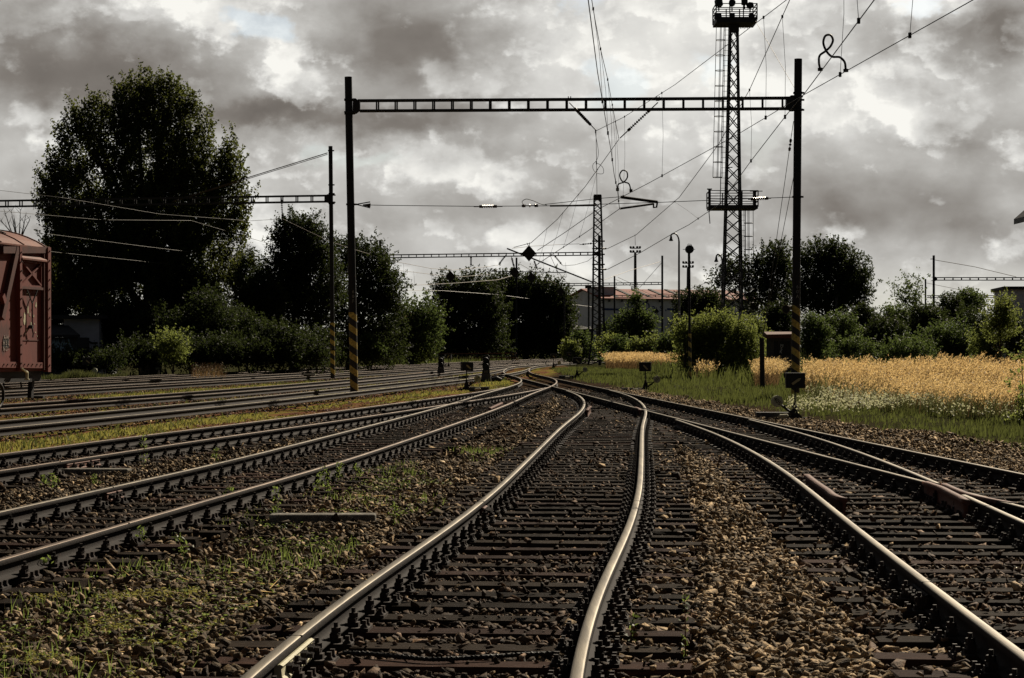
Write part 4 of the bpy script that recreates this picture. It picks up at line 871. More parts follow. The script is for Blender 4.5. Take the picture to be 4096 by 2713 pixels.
mb.bar(WS(80,1045,.03), WS(158,1143,.03), .05, .04); mb.bar(WS(80,1140,.03), WS(158,1056,.03), .05, .04); mb.build('vent_hatch', M['wagon_hatch'] if 'wagon_hatch' in M else M['wagon'], wg)
mb = MB(); a, b = WS(70,1024), WS(170,1036); mb.prism([(0,.05),(.13,-.04),(.13,-.08),(0,-.03)], a, wn, (0,0,1), b-a); mb.build('hatch_ledge', M['wagon_roof'], wg)
mb = MB(); mb.bar(WS(74,1150,.05), WS(162,1156,.05), .05, .06); mb.build('hatch_rail', M['wagon_dk'], wg)
mb = MB()
for a, b in (((97,1160),(118,1213)),((139,1160),(118,1213)),((118,1213),(118,1305)),((118,1316),(122,1336)),((122,1336),(120,1350))): mb.tube([WS(*a,.07), WS(*b,.07)], .016, 6)
mb.cyl(WS(116,1308,.0), WS(116,1308,.10), .045, 10); mb.build('hatch_linkage', M['iron'], wg)
wbar(70,1361,164,1362,.02,.008,.012,'wagon_dk','panel_seam')
mb = MB()
for i in range(13): mb.cyl(WS(67,1010+i*37,.10), WS(67,1010+i*37,.135), .022, 6); mb.cyl(WS(180,1005+i*38,.11), WS(180,1005+i*38,.14), .022, 6)
for x in (74,88,104,120,138,154,5,20,40,52): mb.cyl(WS(x,1458,.05), WS(x,1458,.085), .02, 6); mb.cyl(WS(x,1012,.03), WS(x,1012,.07), .02, 6)
tag(mb.build('rivets', M['wagon_dk'], wg), kind='stuff')
mb = MB(); rr = random.Random(5)
for cx, cy, w, h in ((97,1275,9,50),(111,1242,7,34),(143,1222,6,26),(124,1298,5,26),(134,1265,4,14),(106,1320,4,16),(112,1175,14,7),(100,1335,6,10),(137,1296,4,8),(141,1330,4,7),(119,1258,3,20),(128,1238,4,9),(148,1345,3,5),(105,1290,4,22)):
    poly = []
    for i in range(11): q = 2*math.pi*i/11; k = rr.uniform(.55,1.1); poly.append(WS(cx+math.cos(q)*w*.5*k, cy+math.sin(q)*h*.5*k, .004))
    mb.add(poly+[p+wn*.004 for p in poly], [tuple(range(11,22))]+[(i,(i+1)%11,11+(i+1)%11,11+i) for i in range(11)])
tag(mb.build('peeling_paint', M['cream'], wg), kind='stuff')
mb = MB(); mb.bar(WS(-30,1120,.006), WS(-30,1121,.006), .02, .02)
mb = MB(); a, b = WS(10,1355,.006), WS(34,1355,.006); mb.prism([(0,0),(1,0)], a, b-a, (0,0,1), (0,0,0)) if False else mb.add([WS(10,1355,.008),WS(35,1355,.008),WS(35,1392,.008),WS(10,1392,.008)], [(0,1,2,3)])
pl_ = mb.build('data_panel', M['black'], wg)
M['stencil'] = mat('stencil_white', (.42,.36,.32), (.30,.25,.22), 30, .8)
wyaw = math.atan2(-wt.y, -wt.x)
totext('A-H\nH 5 L\nN 2 -', .15, M['stencil'], wg, WS(22,1373,.014), (R(90),0,math.atan2(wt.y,wt.x)), 'stencil_lettering', .9)
mb = MB(); mb.tube([WS(68,1472,.10), WS(80,1486,.14), WS(88,1490,.14)], .03, 6); mb.box(WS(86,1503,.14), (.06,.03,.16)); mb.box(WS(85,1518,.14), (.11,.05,.03)); mb.build('signal_bracket', M['cream'], wg)
mb = MB(); mb.bar(WS(150,1500,-.15), WS(145,1592,-.15), .14, .10, up=wn); mb.box(WS(160,1589,-.1), (.38,.2,.06)); mb.build('step', M['iron'], wg)
mb = MB(); mb.tube([WS(45,1522,-.2), WS(48,1550,-.2)], .02, 5); mb.tube([WS(112,1522,-.2), WS(117,1548,-.2), WS(112,1553,-.2), WS(60,1553,-.2), WS(-20,1545,-.2)], .02, 5); mb.build('brake_rod', M['iron'], wg)
mb = MB(); q = spline([(-8,1528),(6,1545),(13,1572),(11,1602),(-2,1626),(-14,1634)], 4); mb.tube([WS(x,y,.0) for x, y in q], .035, 7); mb.build('brake_hose', M['iron'], wg)
for s in (3.3, 7.6):
    ax = MB(); ax.cyl(WL(s,-.35,.66), WL(s,-WW+.35,.66), .07, 10); ax.build('axle', M['iron'], wg)
    for o_ in (-.62, -2.13):
        w_ = MB(); w_.cyl(WL(s,o_-.065,.64), WL(s,o_+.065,.64), .47, 28); w_.cyl(WL(s,o_+.03,.64), WL(s,o_+.07 if o_ < -1 else o_-.07,.64), .49, 28); w_.build('wheel', M['iron'], wg)
    for o_ in (-.40,-2.36):
        g = MB(); g.box(WL(s,o_,.72), (.3,.3,.3)); g.prism([(-.5,.95),(.5,.95),(.22,.45),(-.22,.45)], WL(s,o_,0)-wn*.01, wt, (0,0,1), wn*.02); g.build('axle_guard', M['iron'], wg)
for o_ in (-.5,-2.25):
    b_ = MB(); b_.cyl(WL(LW,o_,1.05), WL(LW+.5,o_,1.05), .08, 12); b_.cyl(WL(LW+.5,o_,1.05), WL(LW+.55,o_,1.05), .23, 20); b_.build('buffer', M['iron'], wg)
# ------------------------------------------------------------------ hand switch stands with lanterns
def stand(px, by, num, left, label, arrow, yaw=0, simple=False, lift=0):
    d = F*(HC+.075)/(by-HZ); b = P(px, by, d); e = empty('switch_stand', b, label, 'switch stand', 'hand operated switch stands with lanterns'); s = -1 if left else 1
    L = lambda x, y, z: b+V((x*s, y, z))
    mb = MB(); mb.prism([(-.20,0),(.24,0),(.10,.16),(.05,.34),(-.06,.34),(-.10,.14)], L(0,.06,0), (-s,0,0), (0,0,1), (0,-.12,0)); mb.box(L(-.22,0,.05), (.22,.10,.07)); mb.tube([L(0,0,.3), L(0,0,.42)], .045, 10); mb.build('base_casting', M['iron'], e)
    mb = MB(); mb.tube([L(0,0,.36), L(0,0,.80)], .02, 8); mb.build('lantern_post', M['iron'], e)
    mb = MB(); w, h, dp = .22, .165, .15; c = b+V((0,0,.93)); rt = Matrix.Rotation(R(yaw), 3, 'Z')
    for z0, z1, k in ((-h,h,1.0),):
        poly = [(-w,-dp),(w*.97,-dp),(w,dp*.1),(w*.85,dp),(-w*.85,dp),(-w,dp*.1)]
        lo = [c+rt @ V((x,y,-h)) for x, y in poly]; hi = [c+rt @ V((x*1.02,y*1.02,h)) for x, y in poly]; n_ = 6
        mb.add(lo+hi, [tuple(range(5,-1,-1)), tuple(range(6,12))]+[(i,(i+1)%6,6+(i+1)%6,6+i) for i in range(6)])
    mb.add([c+rt @ V((x*1.07,y*1.07,h+.003)) for x, y in poly]+[c+rt @ V((x*1.07,y*1.07,h+.022)) for x, y in poly], [tuple(range(5,-1,-1)), tuple(range(6,12))]+[(i,(i+1)%6,6+(i+1)%6,6+i) for i in range(6)])
    la = mb.build('lantern', M['black'], e); la['_o'] = list(b)
    mb = MB(); f = c+rt @ V((.02,-dp-.012,0)); q = R(arrow); u = rt @ V((math.cos(q),0,math.sin(q))); v_ = rt @ V((-math.sin(q),0,math.cos(q)))
    mb.prism([(-.13,-.028),(.07,-.028),(.12,0),(.07,.028),(-.13,.028)], f, u, v_, rt @ V((0,.006,0))); o = mb.build('arrow_plate', M['arrow'], la)
    if not simple:
        mb = MB(); mb.bar(c+rt @ V((s*w*1.005,-dp*.75,-h*.9)), c+rt @ V((s*w*1.03,-dp*.75,h*.9)), .035, .012); mb.build('white_edge_strip', M['greywhite'], la)
    mb = MB(); dc = L(.43,-.10,.46); mb.tube([L(.02,-.07,.14), L(.16,-.08,.24), L(.40,-.09,.42)], [.045,.03,.025], 8); mb.bar(L(.0,-.05,.33), L(.26,-.07,.36), .05, .03); mb.build('lever', M['iron'], e)
    mb = MB(); mb.tube([dc+V((0,.05,0)), dc+V((0,.04,0)), dc+V((0,-.05,0)), dc+V((0,-.058,0))], [.12,.135,.135,.12], 24); w_ = mb.build('counterweight_disc', M['disc'], e); w_['_o'] = list(b)
    if num:
        t = totext(num, .135, M['black'], e, dc+V((0,-.064,0)), (R(90), R(-45*s if not left else 45*-s), 0), 'number'); t.parent = w_
    return e
M['arrow'] = mat('faded_arrow_plate', (.42,.36,.20), (.28,.23,.12), 30, .6); M['disc'] = mat('cream_disc', (.46,.46,.33), (.34,.34,.23), 12, .6)
stand(3180,1684,'405',True,'nearest switch stand at right, lantern over the striped leg, disc numbered 405', 34)
stand(2582,1566,'392',False,'switch stand numbered 392 in the grass in front of the bright bush', 135, -14)
stand(1866,1563,'399',False,'switch stand numbered 399 between the left tracks and the dwarf signal', 140, 20)
stand(2308,1513,'X',False,'switch stand marked X left of the golden grass patch', 140, 0)
stand(2214,1476,'',False,'small switch stand in front of the lattice mast base, left one of two', 140, 0, True)
stand(2276,1459,'',False,'tiny distant switch stand right beside the lattice mast foot', 140, 0, True)
stand(2052,1456,'',False,'distant switch stand at the right end of the railing', 140, 0, True)
stand(1795,1476,'',True,'switch stand behind the low dwarf signal in front of the railing', 40, -18, True)
stand(347,1519,'',False,'switch stand in the grass just right of the red wagon', 140, 20, True)
stand(663,1506,'',True,'switch stand below the poplar beside a pale leafy bush', 60, -25, True)
stand(1011,1484,'',False,'switch stand in the weeds left of the striped gantry post', 130, 25, True)
def cover(px0, px1, by, ty, capx, label):
    d = F*(HC+.06)/(by-HZ); e = empty('rod_cover_box', P((px0+px1)/2, by, d), label, 'cover box', 'plank boxes over the switch rods'); a, b = P(px0,by,d), P(px1,by,d); z1 = P(0,ty,d).z; mb = MB(); h = z1-a.z
    mb.box(((a.x+b.x)/2, d+.12, a.z+h/2), (b.x-a.x, .30, h)); mb.build('box', M['plank'], e)
    mb = MB(); c = P(capx, by, d); mb.tube([c+V((-.11,-.16,h*.45)), c+V((-.08,-.16,h*.56)), c+V((.08,-.16,h*.6)), c+V((.11,-.16,h*.5))], [.03,.04,.045,.02], 8); mb.box(c+V((0,-.12,h*.24)), (.17,.10,h*.5)); mb.build('end_cap', M['cream'], e)
cover(3026,3168,1681,1650,3130,'dark plank box beside the switch stand numbered 405'); cover(2486,2568,1568,1553,2540,'plank box left of the switch stand numbered 392'); cover(2236,2294,1516,1503,2268,'plank box left of the switch stand marked X'); cover(1878,1956,1567,1548,1911,'plank box right of the switch stand numbered 399')
def dwarf(px, by, ty, num, label):
    d = F*(HC+.075)/(by-HZ); k = d/F; b = P(px,by,d); H = (by-ty)*k; e = empty('dwarf_signal', b, label, 'dwarf signal', 'dwarf signals between the tracks')
    mb = MB(); w = .235; t = .20; h = H*.33
    for z0, z1, w0, w1 in ((0,h,w,t),(h,H*.46,t*.92,t*.9)): mb.add([b+V((x*w0,y*w0,z0)) for x, y in ((-1,-1),(1,-1),(1,1),(-1,1))]+[b+V((x*w1,y*w1,z1)) for x, y in ((-1,-1),(1,-1),(1,1),(-1,1))], [(3,2,1,0),(4,5,6,7),(0,1,5,4),(1,2,6,5),(2,3,7,6),(3,0,4,7)])
    mb.build('pedestal', M['concrete_dk'], e)
    mb = MB(); p = b+V((0,-t*.98-.01,H*.385)); mb.box(p, (.30,.012,.15)); pl = mb.build('number_plate', M['black'], e); pl['_o'] = list(b); tx = totext(num, .13, M['greywhite'], e, p+V((0,-.009,0)), FRONT, 'number'); tx.parent = pl
    mb = MB(); mb.prism([(-.14,H*.46),(.15,H*.46),(.18,H*.62),(.17,H*.95),(.10,H),(-.12,H*.985),(-.17,H*.9),(-.14,H*.72),(-.19,H*.66)], b+V((0,.12,0)), (1,0,0), (0,0,1), (0,-.2,0)); mb.build('signal_head', M['black'], e)
    for z, x in ((H*.83, .0), (H*.62, -.0)):
        c = b+V((x,-.08,z)); mb = MB(); mb.cyl(c, c+V((0,-.015,0)), .085, 16); mb.build('lens', M['blackglass'], e)
        mb = MB(); q = [c+V((.12*math.cos(a),0,.12*math.sin(a))) for a in np.linspace(-.3, math.pi+.3, 10)]; q2 = [p_+V((0,-.26,-.03)) for p_ in q]; mb.add(q+q2+[p_*1.0+V((0,0,.012)) for p_ in q]+[p_+V((0,0,.012)) for p_ in q2], [(i,i+1,11+i,10+i) for i in range(9)]+[(20+i,30+i,31+i,21+i) for i in range(9)]); mb.build('hood', M['black'], e)
dwarf(1944,1530,1420,'372','taller dwarf signal with two hoods right of the stand numbered 399'); dwarf(1764,1503,1427,'373','shorter dwarf signal with two hoods in front of the railing')
pm = empty('point_machine', P(1983,1532,F*1.75/150), 'low dark point machine casing right of the taller dwarf signal', 'point machine'); b = Vector(pm.location); mb = MB(); mb.tube([b+V((-.2,0,.16)), b+V((.05,0,.20)), b+V((.28,0,.13))], [.09,.12,.07], 10); mb.build('casing', M['iron'], pm)
for x in (-.12,.12): mb = MB(); mb.bar(b+V((x,0,0)), b+V((x,0,.14)), .05); mb.build('foot', M['iron'], pm)
for (px, by, ty, w, l) in ((1238,1521,1501,44,'grey concrete cable box between the tracks left of the gantry posts'),(1436,1503,1493,24,'small pale cable box right of the big striped leg'),(1737,1480,1470,22,'pale cable box left of the shorter dwarf signal')):
    d = F*1.74/(by-HZ); k = d/F; mb = MB(); a = P(px,by,d); h = (by-ty)*k; mb.box(a+V((0,0,h/2)), (w*k,.45,h)); mb.box(a+V((0,0,h+.03)), (w*k+.06,.5,.05)); tag(mb.build('cable_box', M['concrete']), l, 'cable box', 'concrete cable boxes')
sb = empty('stub_post', P(775,1512,108), 'short striped stub post with wooden board in the grass below the poplar', 'post'); mb = MB(); mb.bar(P(773,1514,108), P(773,1392,108), .16, .14); mb.build('post', M['stripe'], sb); mb = MB(); mb.bar(P(784,1445,108)+V((0,-.1,0)), P(784,1386,108)+V((0,-.1,0)), .16, .06); mb.build('board', M['plank'], sb)
# ------------------------------------------------------------------ railing in front of the far trees
fe = empty('railing', P(1850,1452,200), 'long low rusty railing in front of the dark far trees', 'fence'); k = 200/F
for y in (1414, 1432):
    mb = MB(); mb.bar(P(1540,y+4,202), P(2066,y-1,200), .09, .09); mb.build('rail', M['rust_red'], fe)
for i in range(27): mb = MB(); x = 1546+i*20; mb.bar(P(x,1456,201), P(x,1414+3-i*.13,201), .085); mb.build('post', M['iron'], fe)
sg = empty('notice_board', P(1627,1450,196), 'small white notice board at the left end of the railing', 'sign'); mb = MB(); mb.box(P(1627,1425,196), (.38,.03,.24)); mb.build('board', M['greywhite'], sg); mb = MB(); mb.bar(P(1627,1455,196)+V((0,.03,0)), P(1627,1420,196)+V((0,.03,0)), .05); mb.build('post', M['iron'], sg)
# ------------------------------------------------------------------ buildings
M['wall_white'] = mat('grey_white_render', (.72,.73,.76), (.60,.61,.64), .7, .85, 0, .2, c3=(.36,.36,.37), c3t=.66)
M['wall_brick'] = mat('grey_brick_gable', (.25,.25,.26), (.19,.19,.195), .9, .9)
M['roof_red'] = mat('red_sheet_roof', (.28,.07,.04), (.20,.05,.032), 1.1, .7, 0, .2, stretch=(1,1,1)); M['roof_dk'] = mat('dark_roofing', (.035,.034,.033), (.02,.02,.02), 2, .8)
M['blue'] = mat('blue_wall_paint', (.035,.065,.20), (.028,.05,.15), 4, .7); M['grey_hut'] = mat('grey_concrete_hut', (.62,.63,.66), (.48,.49,.52), 2.5, .85, 0, .3)
th = math.atan2(.37,.93); fx = V((math.cos(th),math.sin(th),0)); gx = V((-math.sin(th),math.cos(th),0)); A0 = V((13.6,300,0)); WLn, GD, EZ, RZ = 26., 14.5, 8.66, 10.15
wh = empty('warehouse', A0, 'white warehouse with red roof and blue letters behind the lattice mast', 'warehouse')
mb = MB(); mb.prism([(0,-.5),(GD,-.5),(GD,EZ),(GD/2,RZ),(0,EZ)], A0, gx, (0,0,1), fx*WLn); mb.build('wall', M['wall_white'], wh)
for s in (0, 1):
    mb = MB(); a = A0+gx*(GD*s+(-.5 if s == 0 else .5))+V((0,0,EZ-.04)); r_ = A0+gx*(GD/2)+V((0,0,RZ+.1)); up = V((0,0,.14)); o = fx*-.4; e2 = fx*(WLn+.4)
    mb.add([a+o, a+e2, r_+e2, r_+o, a+o+up, a+e2+up, r_+e2+up, r_+o+up], [(3,2,1,0),(4,5,6,7),(0,1,5,4),(1,2,6,5),(2,3,7,6),(3,0,4,7)]); mb.build('roof', M['roof_red'], wh)
for i in range(9):
    mb = MB(); q = fx*(2.6+i*2.83); a = A0+q+gx*.4+V((0,0,EZ+.26)); r_ = A0+q+gx*(GD/2-.3)+V((0,0,RZ+.22)); mb.bar(a, r_, .55, .16); mb.build('dark_roof_rib', M['roof_dk'], wh)  # dark raised ribs from eaves to ridge
mb = MB(); mb.box(A0+fx*1.4+gx*3.6+V((0,0,EZ+.95)), (3.4,3.0,1.7), Matrix((fx,gx,V((0,0,1)))).transposed()); mb.box(A0+fx*1.4+gx*3.6+V((0,0,EZ+1.84)), (3.7,3.3,.1), Matrix((fx,gx,V((0,0,1)))).transposed()); mb.build('roof_hut', M['grey_hut'], wh)
mb = MB(); mb.box(A0-fx*.03+gx*9.2+V((0,0,6.1)), (.08,.5,.8), Matrix((fx,gx,V((0,0,1)))).transposed()); mb.build('window', M['black'], wh)
def onwall(px, z, off=.03):
    k_ = (px-CX)/F; s = (k_*A0.y-A0.x)/(fx.x-k_*fx.y); return A0+fx*s-gx*off+V((0,0,z)), s
def wz(px, py): p, s = onwall(px, 0); return HC+(HZ-py)*p.y/F
for s_, px, py, sz in (('E',2517,1227,1.75),('O',2583,1227,1.75),('a',2614,1231,1.55),('s',2644,1231,1.55),('.',2663,1229,1.9)):
    p, s = onwall(px, wz(px, py)); totext(s_, sz, M['blue'], wh, p, (R(90),0,th), 'painted_letter')
for x0, x1 in ((2412,2490),(2668,2716)):
    p, s = onwall(x0, wz(x0,1237)); p2, s2 = onwall(x1, wz(x1,1239)); mb = MB(); mb.bar(p, p2, .03, .30); mb.build('painted_stripe', M['blue'], wh)
mb = MB(); n_ = 14
for i in range(n_): mb.box(A0+fx*(1+i*2.1)-gx*.2+V((0,0,EZ-.28)), (.16,.4,.3), Matrix((fx,gx,V((0,0,1)))).transposed())
tag(mb.build('eaves_bracket', M['concrete_dk'], wh), kind='stuff')
sh = empty('low_shed', P(2300,1440,255), 'low dark roofed shed at the left foot of the warehouse', 'shed'); a = P(2215,1420,255); b = P(2365,1420,255); mb = MB(); mb.prism([(0,0),(b.x-a.x,0),(b.x-a.x,P(0,1318,255).z),(0,P(0,1330,255).z)], V((a.x,252,0)), (1,0,0), (0,0,1), (0,6,0)); mb.build('wall', M['concrete_dk'], sh)
mb = MB(); z0, z1, z2 = P(0,1295,255).z, P(0,1322,252).z, P(0,1312,252).z; mb.add([V((a.x-.3,251.6,P(0,1318,252).z)), V((b.x+.3,251.6,P(0,1316,252).z)), V((a.x+2.2,256,z0)), V((a.x-.3,256,z0)), V((b.x+.3,256,P(0,1314,256).z))], [(0,1,4,2,3)]); mb.add([V((a.x-.3,251.6,P(0,1322,252).z)), V((b.x+.3,251.6,P(0,1320,252).z)), V((b.x+.3,251.6,P(0,1316,252).z)), V((a.x-.3,251.6,P(0,1318,252).z))], [(0,1,2,3)]); mb.build('roof', M['roof_dk'], sh)
rb = empty('red_roof_house', P(1690,1330,290), 'red roofed house glimpsed between the trees left of the far bushes', 'house'); a, b = P(1600,1330,290), P(1775,1330,290); mb = MB(); mb.box(((a.x+b.x)/2,294,P(0,1285,290).z/2), (b.x-a.x,8,P(0,1285,290).z)); mb.build('wall', M['wall_white'], rb)
mb = MB(); mb.prism([(-4.4,0),(4.4,0),(0,P(0,1250,294).z-P(0,1287,290).z)], V((a.x-.3,294,P(0,1287,290).z)), (0,1,0), (0,0,1), (b.x-a.x+.6,0,0)); mb.build('roof', M['roof_red'], rb)
# graffiti hut on the left
gh = empty('graffiti_hut', P(290,1440,112), 'dark grey hut with lean-to and pale blue graffiti right of the wagon', 'hut')
a, b, z1 = P(255,1440,114), P(396,1440,114), P(0,1276,114).z; mb = MB(); mb.box(((a.x+b.x)/2,116.5,z1/2), (b.x-a.x,5,z1)); mb.build('wall', M['grey_hut'], gh)
mb = MB(); mb.box(((a.x+b.x)/2-.2,116.3,z1+.1), (b.x-a.x+1.2,6.2,.2)); mb.build('roof', M['roof_dk'], gh)
a, b = P(120,1440,110), P(308,1440,110); zl, zr = P(0,1350,110).z, P(0,1350,110).z; mb = MB(); mb.box(((a.x+b.x)/2,111.6,zl/2), (b.x-a.x,3.2,zl)); mb.build('lean_to', M['concrete_dk'], gh)
mb = MB(); mb.add([V((a.x-.3,109.6,zl)), V((b.x+.25,109.6,zl)), V((b.x-1.3,113.8,P(0,1312,113).z)), V((a.x-.3,113.8,P(0,1305,113).z)), V((a.x-.3,109.6,zl+.14)), V((b.x+.25,109.6,zl+.14)), V((b.x-1.3,113.8,P(0,1312,113).z+.14)), V((a.x-.3,113.8,P(0,1305,113).z+.14))], [(3,2,1,0),(4,5,6,7),(0,1,5,4),(1,2,6,5),(2,3,7,6),(3,0,4,7)]); mb.build('lean_to_roof', M['roof_dk'], gh)
M['spray'] = mat('pale_blue_spray_paint', (.36,.50,.56), (.28,.40,.46), 10, .8); M['spray_dk'] = mat('black_spray_paint', (.02,.02,.022), (.014,.014,.015), 10, .8)
def spray(strokes, d, m, r, nm):
    for st in strokes:
        q = spline(st, 25) if len(st) > 2 else np.array(st, float); mb = MB(); pts = [P(180+x/7.84, 1260+y/7.84, d) for x, y in q]
        for p, p2 in zip(pts[:-1], pts[1:]): mb.bar(p, p2, .012, r*2, up=(0,0,1)) if abs(p.x-p2.x) > abs(p.z-p2.z) else mb.bar(p, p2, r*2, .012, up=(0,1,0))
        mb.build(nm, m, gh)
spray([[(160,1400),(170,980),(230,900),(285,740)],[(285,740),(300,860),(350,1000),(385,1130)],[(350,1000),(370,880),(400,740)],[(400,740),(420,860),(500,970),(490,1130)],[(500,970),(540,890),(600,760)],[(600,760),(590,880),(630,1000)],[(640,1100),(650,900),(700,890)],[(740,750),(760,880),(830,1030),(900,1180)],[(235,1085),(310,1090)],[(275,1090),(270,1220)],[(240,1225),(305,1225)],[(375,970),(435,1000)],[(525,1030),(590,1035)]], 109.97, M['spray'], .045, 'graffiti_stroke')
spray([[(1010,810),(1130,780),(1150,900),(1250,860),(1280,900),(1230,1100)],[(1330,800),(1430,870),(1650,880)]], 113.96, M['spray_dk'], .05, 'dark_graffiti_stroke')
# relay kiosk with red roof
rk = empty('relay_kiosk', P(3125,1500,100), 'small dark kiosk with rusty red roof and white MSK scribble', 'kiosk'); a, b = P(3078,1500,100), P(3178,1500,100); z0, z1 = P(0,1450,100).z, P(0,1352,100).z
mb = MB(); mb.box(((a.x+b.x)/2,100.6,(z0+z1)/2), (b.x-a.x,1.2,z1-z0)); mb.build('body', M['concrete_dk'], rk); mb = MB(); mb.box(((a.x+b.x)/2,100.6,z0/2-.05), (b.x-a.x-.14,1.0,z0+.1)); mb.build('plinth', M['concrete_dk'], rk)
mb = MB(); mb.add([V((a.x-.2,99.75,z1-.02)), V((b.x+.15,99.75,z1)), V((b.x+.15,101.5,z1+.12)), V((a.x-.2,101.5,z1+.12)), V((a.x-.17,99.75,z1+.17)), V((b.x+.15,99.75,z1+.20)), V((b.x+.15,101.5,z1+.32)), V((a.x-.1,101.5,z1+.32))], [(3,2,1,0),(4,5,6,7),(0,1,5,4),(1,2,6,5),(2,3,7,6),(3,0,4,7)]); mb.build('roof', M['rust_red'], rk)
for x0, x1 in ((3096,3114),(3118,3138),(3141,3160)):
    mb = MB(); p, q = P(x0,1365,99.98), P(x1,1422,99.98); mb.box(((p.x+q.x)/2,99.985,(p.z+q.z)/2), (q.x-p.x,.05,p.z-q.z)); mb.build('door', M['black'], rk)
totext('M\nS\nK', .21, M['white'], rk, P(3126,1396,99.9)+V((0,.04,0)), (R(90),R(8),0), 'scribble', .75)
# grey hut and big house corner on the right
gr = empty('grey_hut', P(4025,1390,90), 'plain grey flat roofed hut at the right edge above the shrubs', 'hut'); c = P(4025,1390,90); u = V((.97,-.10,0)).normalized(); w = V((.11,1,0)).normalized(); zt = P(0,1158,90).z
mb = MB(); mb.prism([(0,0),(6,0),(6,zt),(0,zt)], V((c.x,c.y,0)), u, (0,0,1), w*4.2); mb.build('wall', M['grey_hut'], gr); mb = MB(); mb.prism([(-.14,zt),(6.2,zt),(6.2,zt+.13),(-.14,zt+.13)], V((c.x,c.y,0))-w*.14, u, (0,0,1), w*4.5); mb.build('roof', M['roof_dk'], gr)
hs = empty('station_house', V((34,95,0)), 'dark roof corner jutting in at the top right edge', 'house'); X0 = 27.6; ze = P(0,884,110).z
mb = MB(); mb.box((34,95,ze/2-.2), (11.2,29,ze-.1)); mb.build('wall', M['wall_white'], hs); mb = MB()
mb.prism([(0,0),(6.4,5.6),(12.8,0),(12.8,-.30),(6.4,5.3),(0,-.30)], V((X0,78,ze+.1)), (1,0,0), (0,0,1), (0,32,0)); mb.build('roof', M['plank'], hs)
# ------------------------------------------------------------------ small things lying in the foreground
def slab(x0, x1, yt, yb, z, dep, m, label, nm='concrete_beam', skew=0, h=.15):
    d = Gd(yb, z); a, b = P(x0,yb,d), P(x1,yb,d); e = MB(); L_ = b.x-a.x; rt = Matrix.Rotation(skew, 3, 'Z'); e.box((0,0,0), (L_,dep,h), rt); o = e.build(nm, m); bv = o.modifiers.new('b','BEVEL'); bv.width = .018; bv.segments = 2; o.location = ((a.x+b.x)/2, d+dep/2, z+h/2); return tag(o, label, 'concrete beam', 'concrete beams lying between the tracks')
slab(196,516,1880,1922,-.09,.22,M['concrete'],'weathered concrete beam lying left with tall weeds before it', skew=-.07, h=.15); slab(1075,1500,2082,2112,-.10,.22,M['concrete'],'flat concrete beam sunk in the ballast left of the middle track', skew=.02, h=.13)
mb = MB(); pp = [(1184,1950),(1200,1940),(1226,1936),(1222,1944),(1208,1948),(1196,1953)]; pts = [G(x,y,-.02)+V((0,0,(.02 if i % 2 else .0))) for i, (x, y) in enumerate(pp)]; mb.add(pts+[p+V((0,0,.004)) for p in pts], [tuple(range(5,-1,-1)), tuple(range(6,12))]+[(i,(i+1)%6,6+(i+1)%6,6+i) for i in range(6)]); tag(mb.build('paper_scrap', M['white']), 'scrap of white paper lying on the stones left of the middle track', 'litter')
q = spline([(1372,2612),(1450,2614),(1550,2622),(1720,2637),(1900,2630),(2100,2618),(2228,2612)], 12); mb = MB(); pts = [G(x,y,.018) for x, y in q]; mb.tube(pts, .012, 8)
for s_ in range(3): mb.tube([p+V((0, .009*math.cos(i*1.3+s_*2.1), .009*math.sin(i*1.3+s_*2.1))) for i, p in enumerate(pts)], .006, 5)
tag(mb.build('steel_cable', M['wire']), 'twisted black steel cable lying across the nearest sleepers', 'cable')
# ------------------------------------------------------------------ vegetation
def leaves_mesh(name, c, L, m, parent=None, ratio=.55, up=.25, axis=None):
    n = len(c); a = rng.normal(0, 1, (n,3))
    if axis is not None: a = axis + .6*a
    a /= np.linalg.norm(a, axis=1)[:, None]; b = rng.normal(0, 1, (n,3)); b[:, 2] *= 1-up; b -= a*(a*b).sum(1)[:, None]; b /= np.linalg.norm(b, axis=1)[:, None]
    s = (L*rng.uniform(.6, 1.25, n))[:, None]
    v = np.stack([c-a*s*.5, c+b*s*ratio*.5, c+a*s*.5, c-b*s*ratio*.5], 1).reshape(-1, 3)
    f = np.arange(n*4).reshape(-1, 4)
    return npmesh(name, v, f, 4, M[m] if isinstance(m, str) else m, rng.random(n), parent)
DENS = 42
def crown_points(d, lobes, L, dens, spray=42, upk=.8, zmin=-.1, thick=.9, rs=1.0):
    k = d/F; out = []
    for lb in lobes:
        px, py, rx, ry = lb[:4]; dd = d+(lb[4] if len(lb) > 4 else 0); c = np.array(P(px, py, dd)); r = np.array([rx*k, rx*k*thick, ry*k])
        area = math.pi*rx*ry*k*k; n = int(dens*DENS*area/L**2/spray)+2
        u = rng.normal(0, 1, (n,3)); u /= np.linalg.norm(u, axis=1)[:, None]; q = (.35+.65*rng.random(n)**.6)[:, None]*(1+rng.normal(0,.07,(n,1)))
        sc = c+u*q*r
        ax = u*.55+np.array([0,0,upk])+rng.normal(0,.3,(n,3)); ax /= np.linalg.norm(ax, axis=1)[:, None]
        ln = L*rng.uniform(4, 8.5, n)*rs; w = L*rng.uniform(1.3, 2.3, n)/rs**.5
        t = rng.random((n,spray)); o = rng.normal(0,1,(n,spray,3))
        pts = sc[:,None,:] + ax[:,None,:]*(t*ln[:,None])[:,:,None] + o*(w[:,None]*(1-.75*t)*.55)[:,:,None]
        out.append(pts.reshape(-1,3))
    p = np.vstack(out); return p[p[:,2] > zmin]
